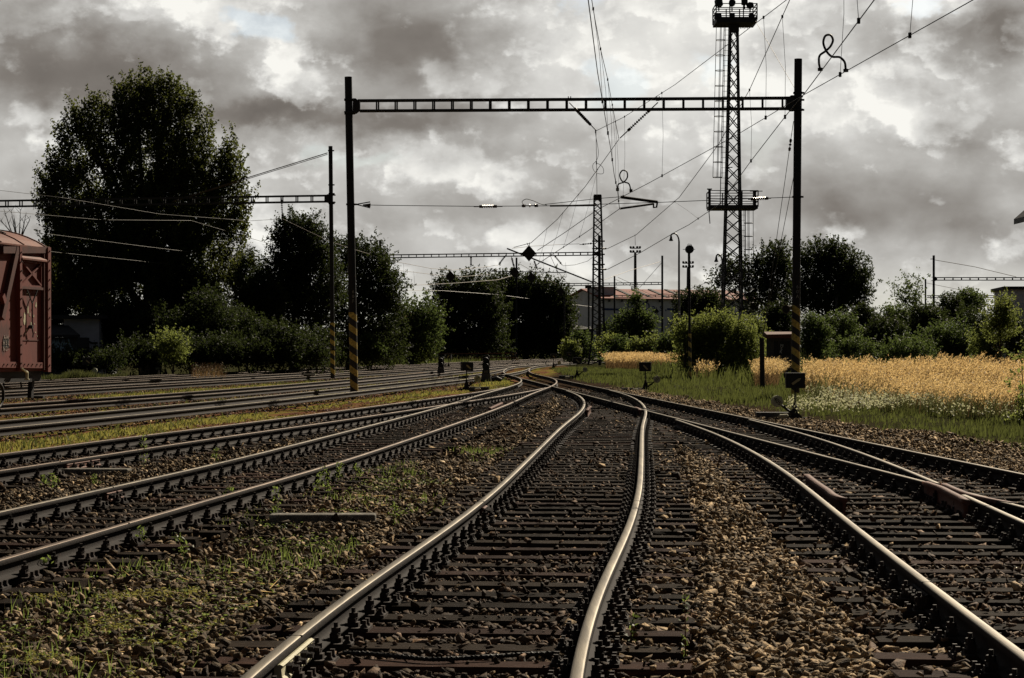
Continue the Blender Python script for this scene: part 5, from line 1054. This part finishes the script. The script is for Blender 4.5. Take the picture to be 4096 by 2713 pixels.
def tree(name, label, d, lobes, trunk, leaf='leaf_dark', L=None, dens=1.0, cat='tree', group=None, limbs=6, tw=.3, upk=.8, spray=42, thick=.9, zmin=.0, rs=1.0):
    L = L or max(.11, d/2000*2.7); base = P(trunk[0], trunk[1], d); base.z = -.1; e = empty(name, base, label, cat, group)
    top = P(lobes[0][0], lobes[0][1], d); mb = MB(); mid = base.lerp(top, .5)+V((random.uniform(-.2,.2),0,0)); mb.tube([base, base.lerp(mid,.3), mid, top], [tw*1.25, tw, tw*.7, tw*.25], 9)
    for lb in random.sample(lobes, min(limbs, len(lobes))):
        c = P(lb[0], lb[1], d+(lb[4] if len(lb) > 4 else 0)); s = base.lerp(top, random.uniform(.18,.6)); m_ = s.lerp(c,.5)+V((0,0,-.25)); mb.tube([s, m_, c], [tw*.45, tw*.3, tw*.1], 6)
    mb.build('trunk', M['trunk'], e)
    leaves_mesh('crown' if cat != 'shrub' else 'foliage', crown_points(d, lobes, L, dens, spray, upk, zmin, thick, rs), L, leaf, e); return e
TG = 'trees behind the yard'; SG = 'shrubs along the yard edge'
tree('poplar_tree', 'tallest tree, broad dark poplar with spiky top behind the left gantry beam', 120,
 [(600+(x_-600)*.96, 1400-(1400-y_)*.945, rx_*.95, ry_*.93) for x_, y_, rx_, ry_ in [(600,640,170,230),(455,560,110,170),(720,600,110,180),(560,420,110,120),(650,400,100,110),(300,600,85,160),(345,500,40,80),(270,800,110,160),(195,700,40,100),(870,700,80,120),(930,640,40,70),(915,830,85,120),(770,820,150,200),(600,900,280,240),(400,950,220,230),(230,960,80,130),(780,1080,210,190),(560,1170,300,160),(300,1150,130,150),(960,900,50,90),(490,345,20,60),(618,318,17,52),(700,350,18,60),(810,450,30,60),(545,315,15,50),(180,830,45,80),(455,1090,120,120),(520,1010,120,120),(445,400,18,60),(580,330,14,50),(660,335,14,50),(740,400,18,60),(300,440,18,55),(262,475,16,50),(225,640,22,60),(178,720,20,60),(345,420,18,55),(390,430,18,60),(838,560,22,60),(940,570,18,50),(960,700,25,60),(1000,790,22,50),(770,430,16,50)]],
 (600,1460), 'leaf_poplar', L=.19, dens=.55, limbs=12, tw=.55, upk=1.6, rs=1.0, group=TG)
tree('broadleaf_tree', 'rounded dark tree between the poplar and the left gantry post', 124, [(1185,1010,85,105),(1245,1020,65,95),(1130,1120,80,110),(1265,1150,95,150),(1180,1250,140,140),(1060,1200,70,110),(1225,930,50,45),(1150,940,40,45)], (1180,1460), 'leaf_dark', dens=.8, group=TG, spray=34)
tree('broadleaf_tree', 'fernlike leafy tree right behind the big striped leg', 130, [(1400,1030,55,50),(1470,1040,70,50),(1520,1060,45,45),(1430,1110,85,70),(1510,1150,70,70),(1562,1165,38,55),(1455,1240,105,95),(1390,1330,75,80),(1370,1010,25,30),(1550,1250,45,60),(1450,1390,90,60),(1540,1380,60,70)], (1400,1470), 'leaf_dark', dens=.7, group=TG, spray=26, upk=.2)
tree('small_tree', 'low spreading tree left of the round dark far trees', 165, [(1640,1300,70,70),(1695,1250,35,42),(1600,1350,75,60),(1690,1350,55,60),(1560,1370,50,55),(1735,1300,25,40),(1600,1410,70,40),(1690,1410,70,40)], (1640,1450), 'leaf_mid', dens=.75, group=TG, spray=28)
tree('round_tree', 'dark round tree above the railing, left of the far gantry post', 215, [(1800,1190,45,50),(1870,1180,60,55),(1790,1280,55,105),(1880,1290,100,120),(1950,1240,60,90),(1765,1160,16,28),(1800,1390,70,60),(1885,1395,90,50),(1955,1380,60,70)], (1870,1450), 'leaf_dark', dens=.9, group=TG, spray=30)
tree('round_tree', 'wide dark tree right of the far gantry post, reaching the warehouse corner', 232, [(2030,1190,70,60),(2120,1190,80,65),(2195,1215,65,70),(2060,1300,110,120),(2180,1310,95,115),(2245,1250,32,60),(2000,1150,35,28),(2240,1340,35,60),(2050,1395,90,55),(2160,1395,90,55),(2245,1400,50,45)], (2110,1450), 'leaf_dark', dens=.9, group=TG, spray=30)
tree('small_tree', 'pointed tree hiding part of the blue letters', 205, [(2545,1225,20,38),(2495,1300,34,36),(2555,1290,45,48),(2440,1335,34,28),(2600,1305,30,36),(2540,1345,75,36)], (2545,1450), 'leaf_mid', dens=.85, group=TG, spray=26, rs=.45)
tree('small_tree', 'dark low tree between street lamp and tower legs', 195, [(2800,1215,60,38),(2745,1240,45,48),(2850,1250,60,65),(2790,1310,100,75)], (2800,1450), 'leaf_dark', dens=.85, group=TG, spray=28, rs=.6)
tree('broadleaf_tree', 'tall airy tree between the tower and the right striped leg', 225, [(3095,1075,60,60),(3030,1130,55,65),(3135,1130,45,80),(2945,1120,55,55),(2890,1140,25,35),(3060,1220,110,70),(3125,1040,30,35)], (3060,1460), 'leaf_dark', dens=.7, group=TG, spray=30, upk=1.0)
tree('broadleaf_tree', 'big dark tree just right of the right striped leg', 215, [(3290,1050,70,45),(3245,1090,45,75),(3360,1090,70,75),(3415,1120,50,55),(3320,1180,115,85),(3450,1175,28,32),(3250,1210,75,70),(3330,1030,30,25),(3395,1210,60,60)], (3320,1460), 'leaf_dark', dens=.8, group=TG, spray=30, upk=1.0)
tree('young_tree', 'feathery young tree standing above the shrubs near the right gantry', 150, [(3640,1205,22,40),(3615,1180,14,22),(3660,1160,14,24),(3655,1230,30,30),(3605,1225,18,18)], (3640,1400), 'leaf_mid', dens=.5, group=TG, spray=16, tw=.07, limbs=5)
# dark understory on the left
for i, (px, py, rx, ry, dd, lf, lab) in enumerate((

 (250,1462,70,22,107,'leaf_dark','low weedy bush right of the wagon foot'),
 (345,1462,70,22,108,'leaf_dark','low bush in front of the graffiti hut'),
 (450,1462,80,22,109,'leaf_dark','low dark bush under the poplar, left of its stem'),
 (560,1420,80,45,109,'leaf_dark','low dark bush at the poplar stem'),
 (770,1420,90,50,108,'leaf_dark','low bush behind the short stub post'),
 (880,1420,90,48,109,'leaf_dark','low bush right of the stub post'),
 (1000,1420,90,45,110,'leaf_dark','low bush behind the switch stand in the weeds'),
 (1120,1420,80,45,111,'leaf_dark','low bush left of the slim striped post'),
 (1230,1420,70,45,113,'leaf_dark','low bush at the slim striped post'),
 (455,1462,60,26,106,'leaf_dark','low bush hiding the hut wall foot'),
 (215,1275,60,60,119,'leaf_dark','dark leafage left of the hut roof'),
 (120,1300,80,120,118,'leaf_dark','dark bushes beside the wagon end'),(320,1180,130,110,122,'leaf_dark','dark leafage above the graffiti hut'),(760,1190,170,150,119,'leaf_dark','tall dark thicket right of the poplar trunk'),(1030,1230,120,150,121,'leaf_dark','tall dark thicket left of the slim dark post'),(430,1300,150,110,116,'leaf_dark','dark thicket under the left side of the poplar'),(640,1340,150,90,113,'leaf_dark','dark thicket under the middle of the poplar'),(820,1300,120,120,113,'leaf_dark','thicket under the right side of the poplar'),
 (985,1110,70,130,126,'leaf_dark','tall thicket between poplar and rounded tree'),(960,1330,120,100,115,'leaf_dark','dark bush at the foot of the rounded tree'),(1110,1370,110,75,112,'leaf_dark','bushy undergrowth left of the slim dark post'),(1270,1380,80,70,116,'leaf_dark','dark undergrowth around the striped gantry post'),
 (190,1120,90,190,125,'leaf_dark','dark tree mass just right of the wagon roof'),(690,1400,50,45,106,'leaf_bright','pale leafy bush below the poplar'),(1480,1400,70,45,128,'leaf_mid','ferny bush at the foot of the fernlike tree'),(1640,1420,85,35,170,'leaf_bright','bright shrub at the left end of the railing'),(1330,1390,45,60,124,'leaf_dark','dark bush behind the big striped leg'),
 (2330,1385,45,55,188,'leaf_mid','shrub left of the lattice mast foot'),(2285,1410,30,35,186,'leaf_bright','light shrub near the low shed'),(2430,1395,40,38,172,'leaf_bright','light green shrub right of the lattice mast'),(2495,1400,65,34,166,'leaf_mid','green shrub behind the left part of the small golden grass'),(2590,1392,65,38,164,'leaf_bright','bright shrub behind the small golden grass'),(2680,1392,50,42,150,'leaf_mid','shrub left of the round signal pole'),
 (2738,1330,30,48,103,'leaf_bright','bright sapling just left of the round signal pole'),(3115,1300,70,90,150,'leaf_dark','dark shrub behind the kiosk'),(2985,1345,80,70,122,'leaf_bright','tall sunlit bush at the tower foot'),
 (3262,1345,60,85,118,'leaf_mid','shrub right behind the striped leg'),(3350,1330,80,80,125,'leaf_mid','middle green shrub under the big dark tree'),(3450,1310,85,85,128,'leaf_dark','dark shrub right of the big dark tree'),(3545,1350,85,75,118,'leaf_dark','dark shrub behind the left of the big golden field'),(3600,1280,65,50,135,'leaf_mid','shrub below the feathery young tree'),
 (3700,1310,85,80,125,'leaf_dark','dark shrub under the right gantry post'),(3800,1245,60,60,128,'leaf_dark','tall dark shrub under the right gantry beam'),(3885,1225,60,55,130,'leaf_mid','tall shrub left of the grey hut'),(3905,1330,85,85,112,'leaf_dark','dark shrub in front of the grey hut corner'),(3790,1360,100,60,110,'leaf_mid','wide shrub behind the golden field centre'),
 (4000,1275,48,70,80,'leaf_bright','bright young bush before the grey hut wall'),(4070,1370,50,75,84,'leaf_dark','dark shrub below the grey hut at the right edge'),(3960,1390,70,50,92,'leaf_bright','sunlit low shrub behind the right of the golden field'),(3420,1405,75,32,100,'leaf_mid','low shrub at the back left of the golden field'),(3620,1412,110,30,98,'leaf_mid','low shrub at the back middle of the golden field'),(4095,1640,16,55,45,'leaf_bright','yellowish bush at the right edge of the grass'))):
    k = dd/F; lobes = [(px,py,rx*.72,ry*.72)]
    for _ in range(6): q = random.uniform(0, 6.28); lobes.append((px+math.cos(q)*rx*.6, py+math.sin(q)*ry*.55, rx*random.uniform(.25,.42), ry*random.uniform(.25,.42), random.uniform(-.5,.5)*rx*k))
    low = [(px+(j-.5)*rx*.9, min(py+ry*.8, HZ+60), rx*.5, ry*.5) for j in range(2)] if py+ry > 1330 else []
    tree('shrub', lab, dd, lobes+low, (px, 1460), lf, L=max(.10, dd/2000*2.5), dens=.72, cat='shrub', group=SG, limbs=5, tw=.05, spray=24, upk=.6, thick=.8, rs=1.0 if dd < 115 else .6)
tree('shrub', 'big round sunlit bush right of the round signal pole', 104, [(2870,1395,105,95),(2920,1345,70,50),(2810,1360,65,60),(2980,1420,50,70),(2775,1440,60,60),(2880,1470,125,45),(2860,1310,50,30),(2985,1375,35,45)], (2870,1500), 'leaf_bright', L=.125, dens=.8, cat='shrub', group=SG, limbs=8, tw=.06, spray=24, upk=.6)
# bare branches behind the wagon
bt = empty('bare_tree', P(60,1400,104), 'leafless branches rising behind the wagon roof', 'tree'); mb = MB()
for x0, x1, y1 in ((70,15,835),(72,45,842),(75,82,838),(78,105,850),(70,55,860),(76,120,880),(72,0,880)):
    pts = [P(72,1100,104), P((72+x0)/2,980,104), P(x0*.5+x1*.5,920,104), P(x1,y1,104)]; mb.tube(pts, [.07,.05,.03,.01], 5)
    for _ in range(4): p = pts[2].lerp(pts[3], random.random()); mb.tube([p, p+V((random.uniform(-.35,.35),0,random.uniform(.1,.5)))], [.013,.005], 4)
mb.tube([P(60,1460,104), P(72,1100,104)], [.14,.07], 7); mb.build('branches', M['deadwood'], bt)
# ------------------------------------------------------------------ grasses
def blades(name, x, y, h, w, lean, m, z=None, curve=.35, plume=None, pm=None):
    n = len(x); z0 = gz(x, y) if z is None else z; az = rng.uniform(0, 2*np.pi, n); base = np.stack([x, y, z0], 1); side = np.stack([np.cos(az), np.sin(az), np.zeros(n)], 1)*w[:, None]*.5
    ld = np.stack([lean[0]+rng.normal(0,.22,n), lean[1]+rng.normal(0,.22,n), np.zeros(n)], 1); tip = base+ld*h[:, None]+np.array([0,0,1])*h[:, None]*(1-.12*rng.random(n))[:, None]; mid = base*.5+tip*.5; mid -= ld*h[:, None]*curve*.4
    v = np.stack([base-side, base+side, mid+side*.8, mid-side*.8, tip+side*.15, tip-side*.15], 1).reshape(-1,3); i = np.arange(n)[:, None]*6
    f = np.concatenate([i+np.array([[0,1,2,3]]), i+np.array([[3,2,4,5]])]); r = rng.random(n)
    o = npmesh(name, v, f, 4, M[m], np.concatenate([r, r])); tag(o, kind='stuff')
    if plume:
        k = plume[0]; t = rng.random((n,k)); dr = (tip-mid); dr /= np.linalg.norm(dr, axis=1)[:, None]; ln = plume[1]*rng.uniform(.6,1.2,n)
        bend = np.stack([lean[0]*1.6+rng.normal(.15,.2,n), lean[1]+rng.normal(0,.2,n), -.25*np.ones(n)], 1)
        c = tip[:,None,:]+dr[:,None,:]*((t-.35)*ln[:,None])[:,:,None]+bend[:,None,:]*((t**2)*ln[:,None]*.7)[:,:,None]+rng.normal(0,1,(n,k,3))*(plume[2]*(1-.6*t))[:,:,None]
        ax = np.repeat((dr+bend*.8)[:,None,:], k, 1).reshape(-1,3)
        o = leaves_mesh(name+'_plumes', c.reshape(-1,3), plume[3], pm, ratio=.3, axis=ax); tag(o, kind='stuff')
def region(n, y0, y1, px0, px1):      # even scatter over a patch of ground seen between two photo columns
    y = np.sqrt(rng.uniform(y0**2, y1**2, n)); px = rng.uniform(0, 1, n); a = np.interp(y, *px0) if isinstance(px0, tuple) else px0; b = np.interp(y, *px1) if isinstance(px1, tuple) else px1
    return (a+(b-a)*px-CX)*y/F, y
# golden field on the right
x, y = region(12500, 50, 84, ((50,56,60,66,72,84),(4120,3760,3480,3270,3220,3200)), 4230)
k_ = (vnoise(x,y,21,3.5)+.5*vnoise(x,y,22,1.1) > .50) ; k_ &= rng.random(len(x)) < np.clip((y-53)/11,.08,1); x, y = x[k_], y[k_]
hh = .86*rng.uniform(.45,1.2,len(x))*(.45+.85*vnoise(x,y,23,4.5)+.4*vnoise(x,y,24,.7))
blades('golden_grass', x, y, hh, np.full(len(x),.018), (.16,0), 'straw', plume=(12,.40,.028,.09), pm='gold')
x, y = region(5200, 140, 166, 2425, ((140,166),(2795,2760))); hh = rng.uniform(.7,1.15,len(x))
blades('small_golden_grass', x, y, hh, np.full(len(x),.03), (.12,0), 'straw', plume=(9,.36,.05,.13), pm='gold')
x, y = region(900, 84, 100, 3020, 3110); blades('golden_tuft', x, y, rng.uniform(.6,1.1,len(x)), np.full(len(x),.02), (.14,0), 'straw', plume=(9,.33,.035,.09), pm='gold')
x, y = region(700, 98, 118, 2780, 2850); blades('golden_edge_grass', x, y, rng.uniform(.5,1.0,len(x)), np.full(len(x),.02), (.1,0), 'straw', plume=(8,.33,.04,.1), pm='gold')
# green verge on the right
x, y = region(190000, 30, 150, 2150, ((30,60,90,110,150),(4300,4300,4300,3200,2760)))
k_ = (rng.random(len(x)) < np.clip(.15+2.2*(vnoise(x,y,31,1.7)*.7+.3*vnoise(x,y,33,.5)-.32),.05,1)) & (rng.random(len(x)) < np.clip(1.5-y/140,.3,1)); 
edge = (x-(np.interp(y, LINE['D'][:,1], LINE['D'][:,0])+np.where(y < 60, 3.0, 2.3)))/1.6; k_ &= rng.random(len(x)) < np.clip(edge,0,1); x, y = x[k_], y[k_]
blades('verge_grass', x, y, rng.uniform(.06,.24,len(x))*(.4+1.1*vnoise(x,y,32,1.6)), rng.uniform(.014,.03,len(x))*(1+y/120), (.06,0), 'grass')
x, y = region(5000, 44, 66, 3150, 4150); k_ = vnoise(x,y,41,2.2) > .6; x, y = x[k_], y[k_]; c = np.stack([x, y, gz(x,y)+rng.uniform(.25,.5,len(x))], 1); c = np.repeat(c, 3, 0)+rng.normal(0,.03,(len(c)*3,3)); tag(leaves_mesh('pale_flower_heads', c, .055, 'flower'), kind='stuff')
M['weed_dark'] = mat('dark_weeds', (.05,.06,.024), (.025,.03,.014), 1.2, .6, attr='rnd', attr_amt=.7, transl=(.10,.11,.035), tw=.4)
# dark weeds behind the far left tracks and around the shrub feet
x, y = region(26000, 88, 118, ((88,92,98,105,118),(-150,200,330,700,1100)), ((88,96,104,112,118),(-100,330,900,1500,1650)))
td = trackdist(np.stack([x,y],1), 'HJKG'); k_ = td > 1.9; x, y = x[k_], y[k_]
blades('trackside_weeds', x, y, rng.uniform(.12,.65,len(x))*(.3+vnoise(x,y,51,2.)), rng.uniform(.025,.05,len(x)), (.05,0), 'weed_dark')
x, y = region(260, 96, 108, 760, 900); k_ = vnoise(x,y,52,5.) > .45; x, y = x[k_], y[k_]; blades('dry_tufts', x, y, rng.uniform(.4,.8,len(x)), np.full(len(x),.03), (.1,0), 'straw', plume=(5,.3,.05,.1), pm='litter')
x, y = region(9000, 120, 215, ((120,160,215),(1250,1500,1600)), ((120,160,215),(1620,2000,2380))); td = trackdist(np.stack([x,y],1)); k_ = td > 2.2; x, y = x[k_], y[k_]; blades('far_weeds', x, y, rng.uniform(.2,.7,len(x)), np.full(len(x),.06), (.05,0), 'grass')
x, y = region(14000, 90, 185, ((90,185),(2700,2420)), ((90,120,185),(4200,3600,2900))); td = trackdist(np.stack([x,y],1)); k_ = td > 2.5; x, y = x[k_], y[k_]; blades('undergrowth', x, y, rng.uniform(.25,.9,len(x)), np.full(len(x),.06), (.05,0), 'grass')
# yellow-green strips between the left tracks
x, y = region(300000, 24, 118, -150, 2080); td = trackdist(np.stack([x,y],1), 'CDEBAFGHJ')
xa = np.interp(y, LINE['A'][:,1], LINE['A'][:,0]); k_ = (td > 1.15) & (x < np.where(y < 78, xa-1.2, 9))
xf = np.interp(y, LINE['F'][:,1], LINE['F'][:,0]); g_ = np.interp(y, LINE['G'][:,1], LINE['G'][:,0])
pat = vnoise(x-.17*y,y/7,61,1.3)*.6+vnoise(x-.17*y,y/4,62,.5)*.4; h_ = np.interp(y, LINE['H'][:,1], LINE['H'][:,0]); nearF = np.exp(-((x-xf-1.9)/.7)**2)+np.exp(-((x-xf+1.9)/.8)**2)*.8+np.exp(-((x-g_-1.9)/.7)**2)*.8+np.exp(-((x-h_-2.0)/.8)**2)*.9+np.exp(-((x-g_+1.7)/.7)**2)*.7
k_ &= rng.random(len(x)) < np.clip((pat-.46)*2.6+.5*nearF-.12,0,1); x2, y2 = x[k_], y[k_]
blades('trackside_moss_grass', x2, y2, rng.uniform(.02,.07,len(x2))*(.6+.8*nearF[k_]), rng.uniform(.014,.028,len(x2))*(1+y2/70), (.04,0), 'moss')
m_ = rng.random(len(x2)) < .10; blades('trackside_green_tufts', x2[m_], y2[m_], rng.uniform(.05,.20,m_.sum()), rng.uniform(.014,.028,m_.sum())*(1+y2[m_]/100), (.04,0), 'grass')
M['litter_red'] = mat('red_brown_leaf_litter', (.22,.10,.06), (.11,.055,.035), 2, .8, attr='rnd', attr_amt=.6)
def litter(name, n, y0, y1, a, b, L, cond, m='litter', zz=.012):
    x, y = region(n, y0, y1, a, b); k_ = cond(x, y); x, y = x[k_], y[k_]; c = np.stack([x,y,gz(x,y)+zz+rng.uniform(0,.02,len(x))],1); ax = rng.normal(0,1,c.shape); ax[:,2] *= .15
    tag(leaves_mesh(name, c, L, m, ratio=.28, axis=ax*2.5), kind='stuff')
litter('dry_leaf_litter', 60000, 22, 90, -150, 1900, .07, lambda x, y: (trackdist(np.stack([x,y],1),'BAFGH') > .9) & (x < np.interp(y, LINE['A'][:,1], LINE['A'][:,0])-.9) & (vnoise(x-.17*y,y/7,71,1.2)+.3*vnoise(x,y,72,.5) > .55), 'litter_red')
fg = lambda x, y: (x > xs_of('B', y)+1.0) & (x < xs_of('C', y)-1.35)
litter('straw_litter', 26000, 9, 30, -100, 2200, .085, lambda x, y: fg(x,y) & (vnoise(x,y,12,2.2)+.25*vnoise(x,y,13,.6) > .45), 'litter', .035)
litter('clover_sprouts', 40000, 8.5, 26, -150, 1900, .030, lambda x, y: fg(x,y) & (vnoise(x,y,82,1.1)+.3*vnoise(x,y,83,.35)+.2*np.clip(-x/3,-1,1) > .86), 'weed', .045)
litter('bright_sprouts', 22000, 9, 14.5, -150, 1100, .030, lambda x, y: fg(x,y) & (vnoise(x,y,85,.7)+.4*vnoise(x,y,86,.25) > .93), 'moss', .045)
x, y = region(30000, 9, 34, -150, 2300); k_ = fg(x,y) & (vnoise(x,y,91,1.3)*.7+vnoise(x,y,92,.4)*.45 > .76); x, y = x[k_], y[k_]; blades('ballast_weeds', x, y, rng.uniform(.05,.15,len(x)), rng.uniform(.005,.010,len(x)), (.03,0), 'weed')
x, y = region(260, 10, 30, 0, 2150); k_ = fg(x,y); x, y = x[k_], y[k_]; blades('dry_stalks', x, y, rng.uniform(.10,.26,len(x)), np.full(len(x),.005), (.03,0), 'litter')
# dark weeds in front of the golden field, dry scraps at the gravel edge
x, y = region(11000, 46, 74, ((46,52,60,74),(3900,3560,3260,3200)), 4250); k_ = vnoise(x,y,43,1.5) > .38+.25*(y > 58); x, y = x[k_], y[k_]; blades('field_edge_weeds', x, y, rng.uniform(.2,.7,len(x))+.25*(y > 58), rng.uniform(.012,.03,len(x)), (.12,0), 'weed_dark')
x, y = region(1500, 46, 58, ((46,52,58),(3950,3600,3300)), 4250); blades('sparse_golden_grass', x, y, rng.uniform(.45,.85,len(x)), np.full(len(x),.014), (.2,0), 'straw', plume=(10,.38,.025,.08), pm='gold')
# long dry straws in the left foreground
x, y = region(900, 9, 24, -150, 1700); k_ = fg(x,y) & (vnoise(x,y,12,2.2) > .35); x, y = x[k_], y[k_]; c = np.stack([x,y,gz(x,y)+rng.uniform(.02,.06,len(x))],1); ax = rng.normal(0,1,c.shape); ax[:,2] *= .12; tag(leaves_mesh('dry_straws', c, .24, 'gold', ratio=.03, axis=ax*4), kind='stuff')
# single tall weeds one can point to
def weed(px, by, h, d, label, nl=60, sp=.035):
    b = P(px, by, d); b.z = float(gz(b.x, b.y)); e = empty('tall_weed', b, label, 'weed', 'tall weeds among the stones'); mb = MB(); ben = random.uniform(-.06,.06); pts = [b+V((ben*t*t, 0, h*t)) for t in (0,.3,.6,.85,1)]; mb.tube(pts, [.005,.0045,.0035,.0025,.0015], 5); mb.build('stem', M['straw'], e)
    t = rng.uniform(.15,1,nl); c = np.array(b)[None]+np.stack([ben*t*t, 0*t, h*t],1)+rng.normal(0,1,(nl,3))*sp*(1.1-.6*t)[:,None]*np.array([1,1,.4]); leaves_mesh('foliage', c, .045, 'weed', e, ratio=.35)
for px, by, ty, lab in ((575,1890,1735,'tall leafy weed right of the left concrete beam'),(180,1960,1895,'weed in front of the left end of the concrete beam'),(222,1970,1880,'taller weed in front of the left concrete beam'),(385,1960,1893,'weed in front of the right part of the concrete beam'),(912,2050,1940,'bushy weed left of the white paper scrap'),(985,2030,1955,'weed between the paper scrap and the left rail'),(1098,2080,1930,'leafy weed just left of the paper scrap'),(1270,1975,1880,'weed left of the tall dry stalks'),(1312,1980,1860,'weed right of the white paper scrap'),(1350,1940,1845,'weed by the rail beyond the paper scrap'),(1580,2110,1990,'weed close to the left rail of the middle track'),(2742,2640,2345,'single tall thin weed between the tracks in the right foreground'),(2520,2590,2440,'drooping weed beside the right rail of the middle track'),(560,2190,2090,'weed beside the rail in the left foreground'),(170,2310,2215,'weed under the rail near the left edge'),(735,2230,2120,'leafy weed in the green patch left of the middle'),(1440,1925,1850,'small weed beside the rail far left of the middle track'),(855,1860,1790,'small weed behind the second rail on the left')):
    d = F*1.74/(by-HZ); weed(px, by, (by-ty)*d/F, d, lab, 26 if px > 2500 else 70, .015 if px > 2500 else .04)
for n_, (pts, lab) in enumerate((([(1005,2560),(1075,2545),(1150,2520),(1165,2512)],'pale curved dry twig lying near the lower left joint'),)):
    mb = MB(); mb.tube([G(x,y,-.02) for x, y in pts], [.006,.007,.006,.004], 6); tag(mb.build('dry_twig', M['straw']), 'pale curved twig on the stones left of the nearest rail joint', 'twig')
# hill far beyond the shrubs on the right, haze put into its blue-grey colour
def hill():
    xs = np.linspace(-1200, 1600, 120); mb = MB(); top = [40*max(0, .45+.5*math.sin(x*.0031+.6)+.15*math.sin(x*.011))*(.25 if x < 120 else 1) for x in xs]; vs = []
    for x, t in zip(xs, top): vs += [V((x,2100,-1)), V((x,2250,max(t,.5)*1.12)), V((x,2700,-1))]
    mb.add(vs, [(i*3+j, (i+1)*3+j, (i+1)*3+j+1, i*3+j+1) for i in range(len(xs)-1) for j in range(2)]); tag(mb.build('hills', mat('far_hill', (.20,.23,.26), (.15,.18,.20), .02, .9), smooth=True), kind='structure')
hill()
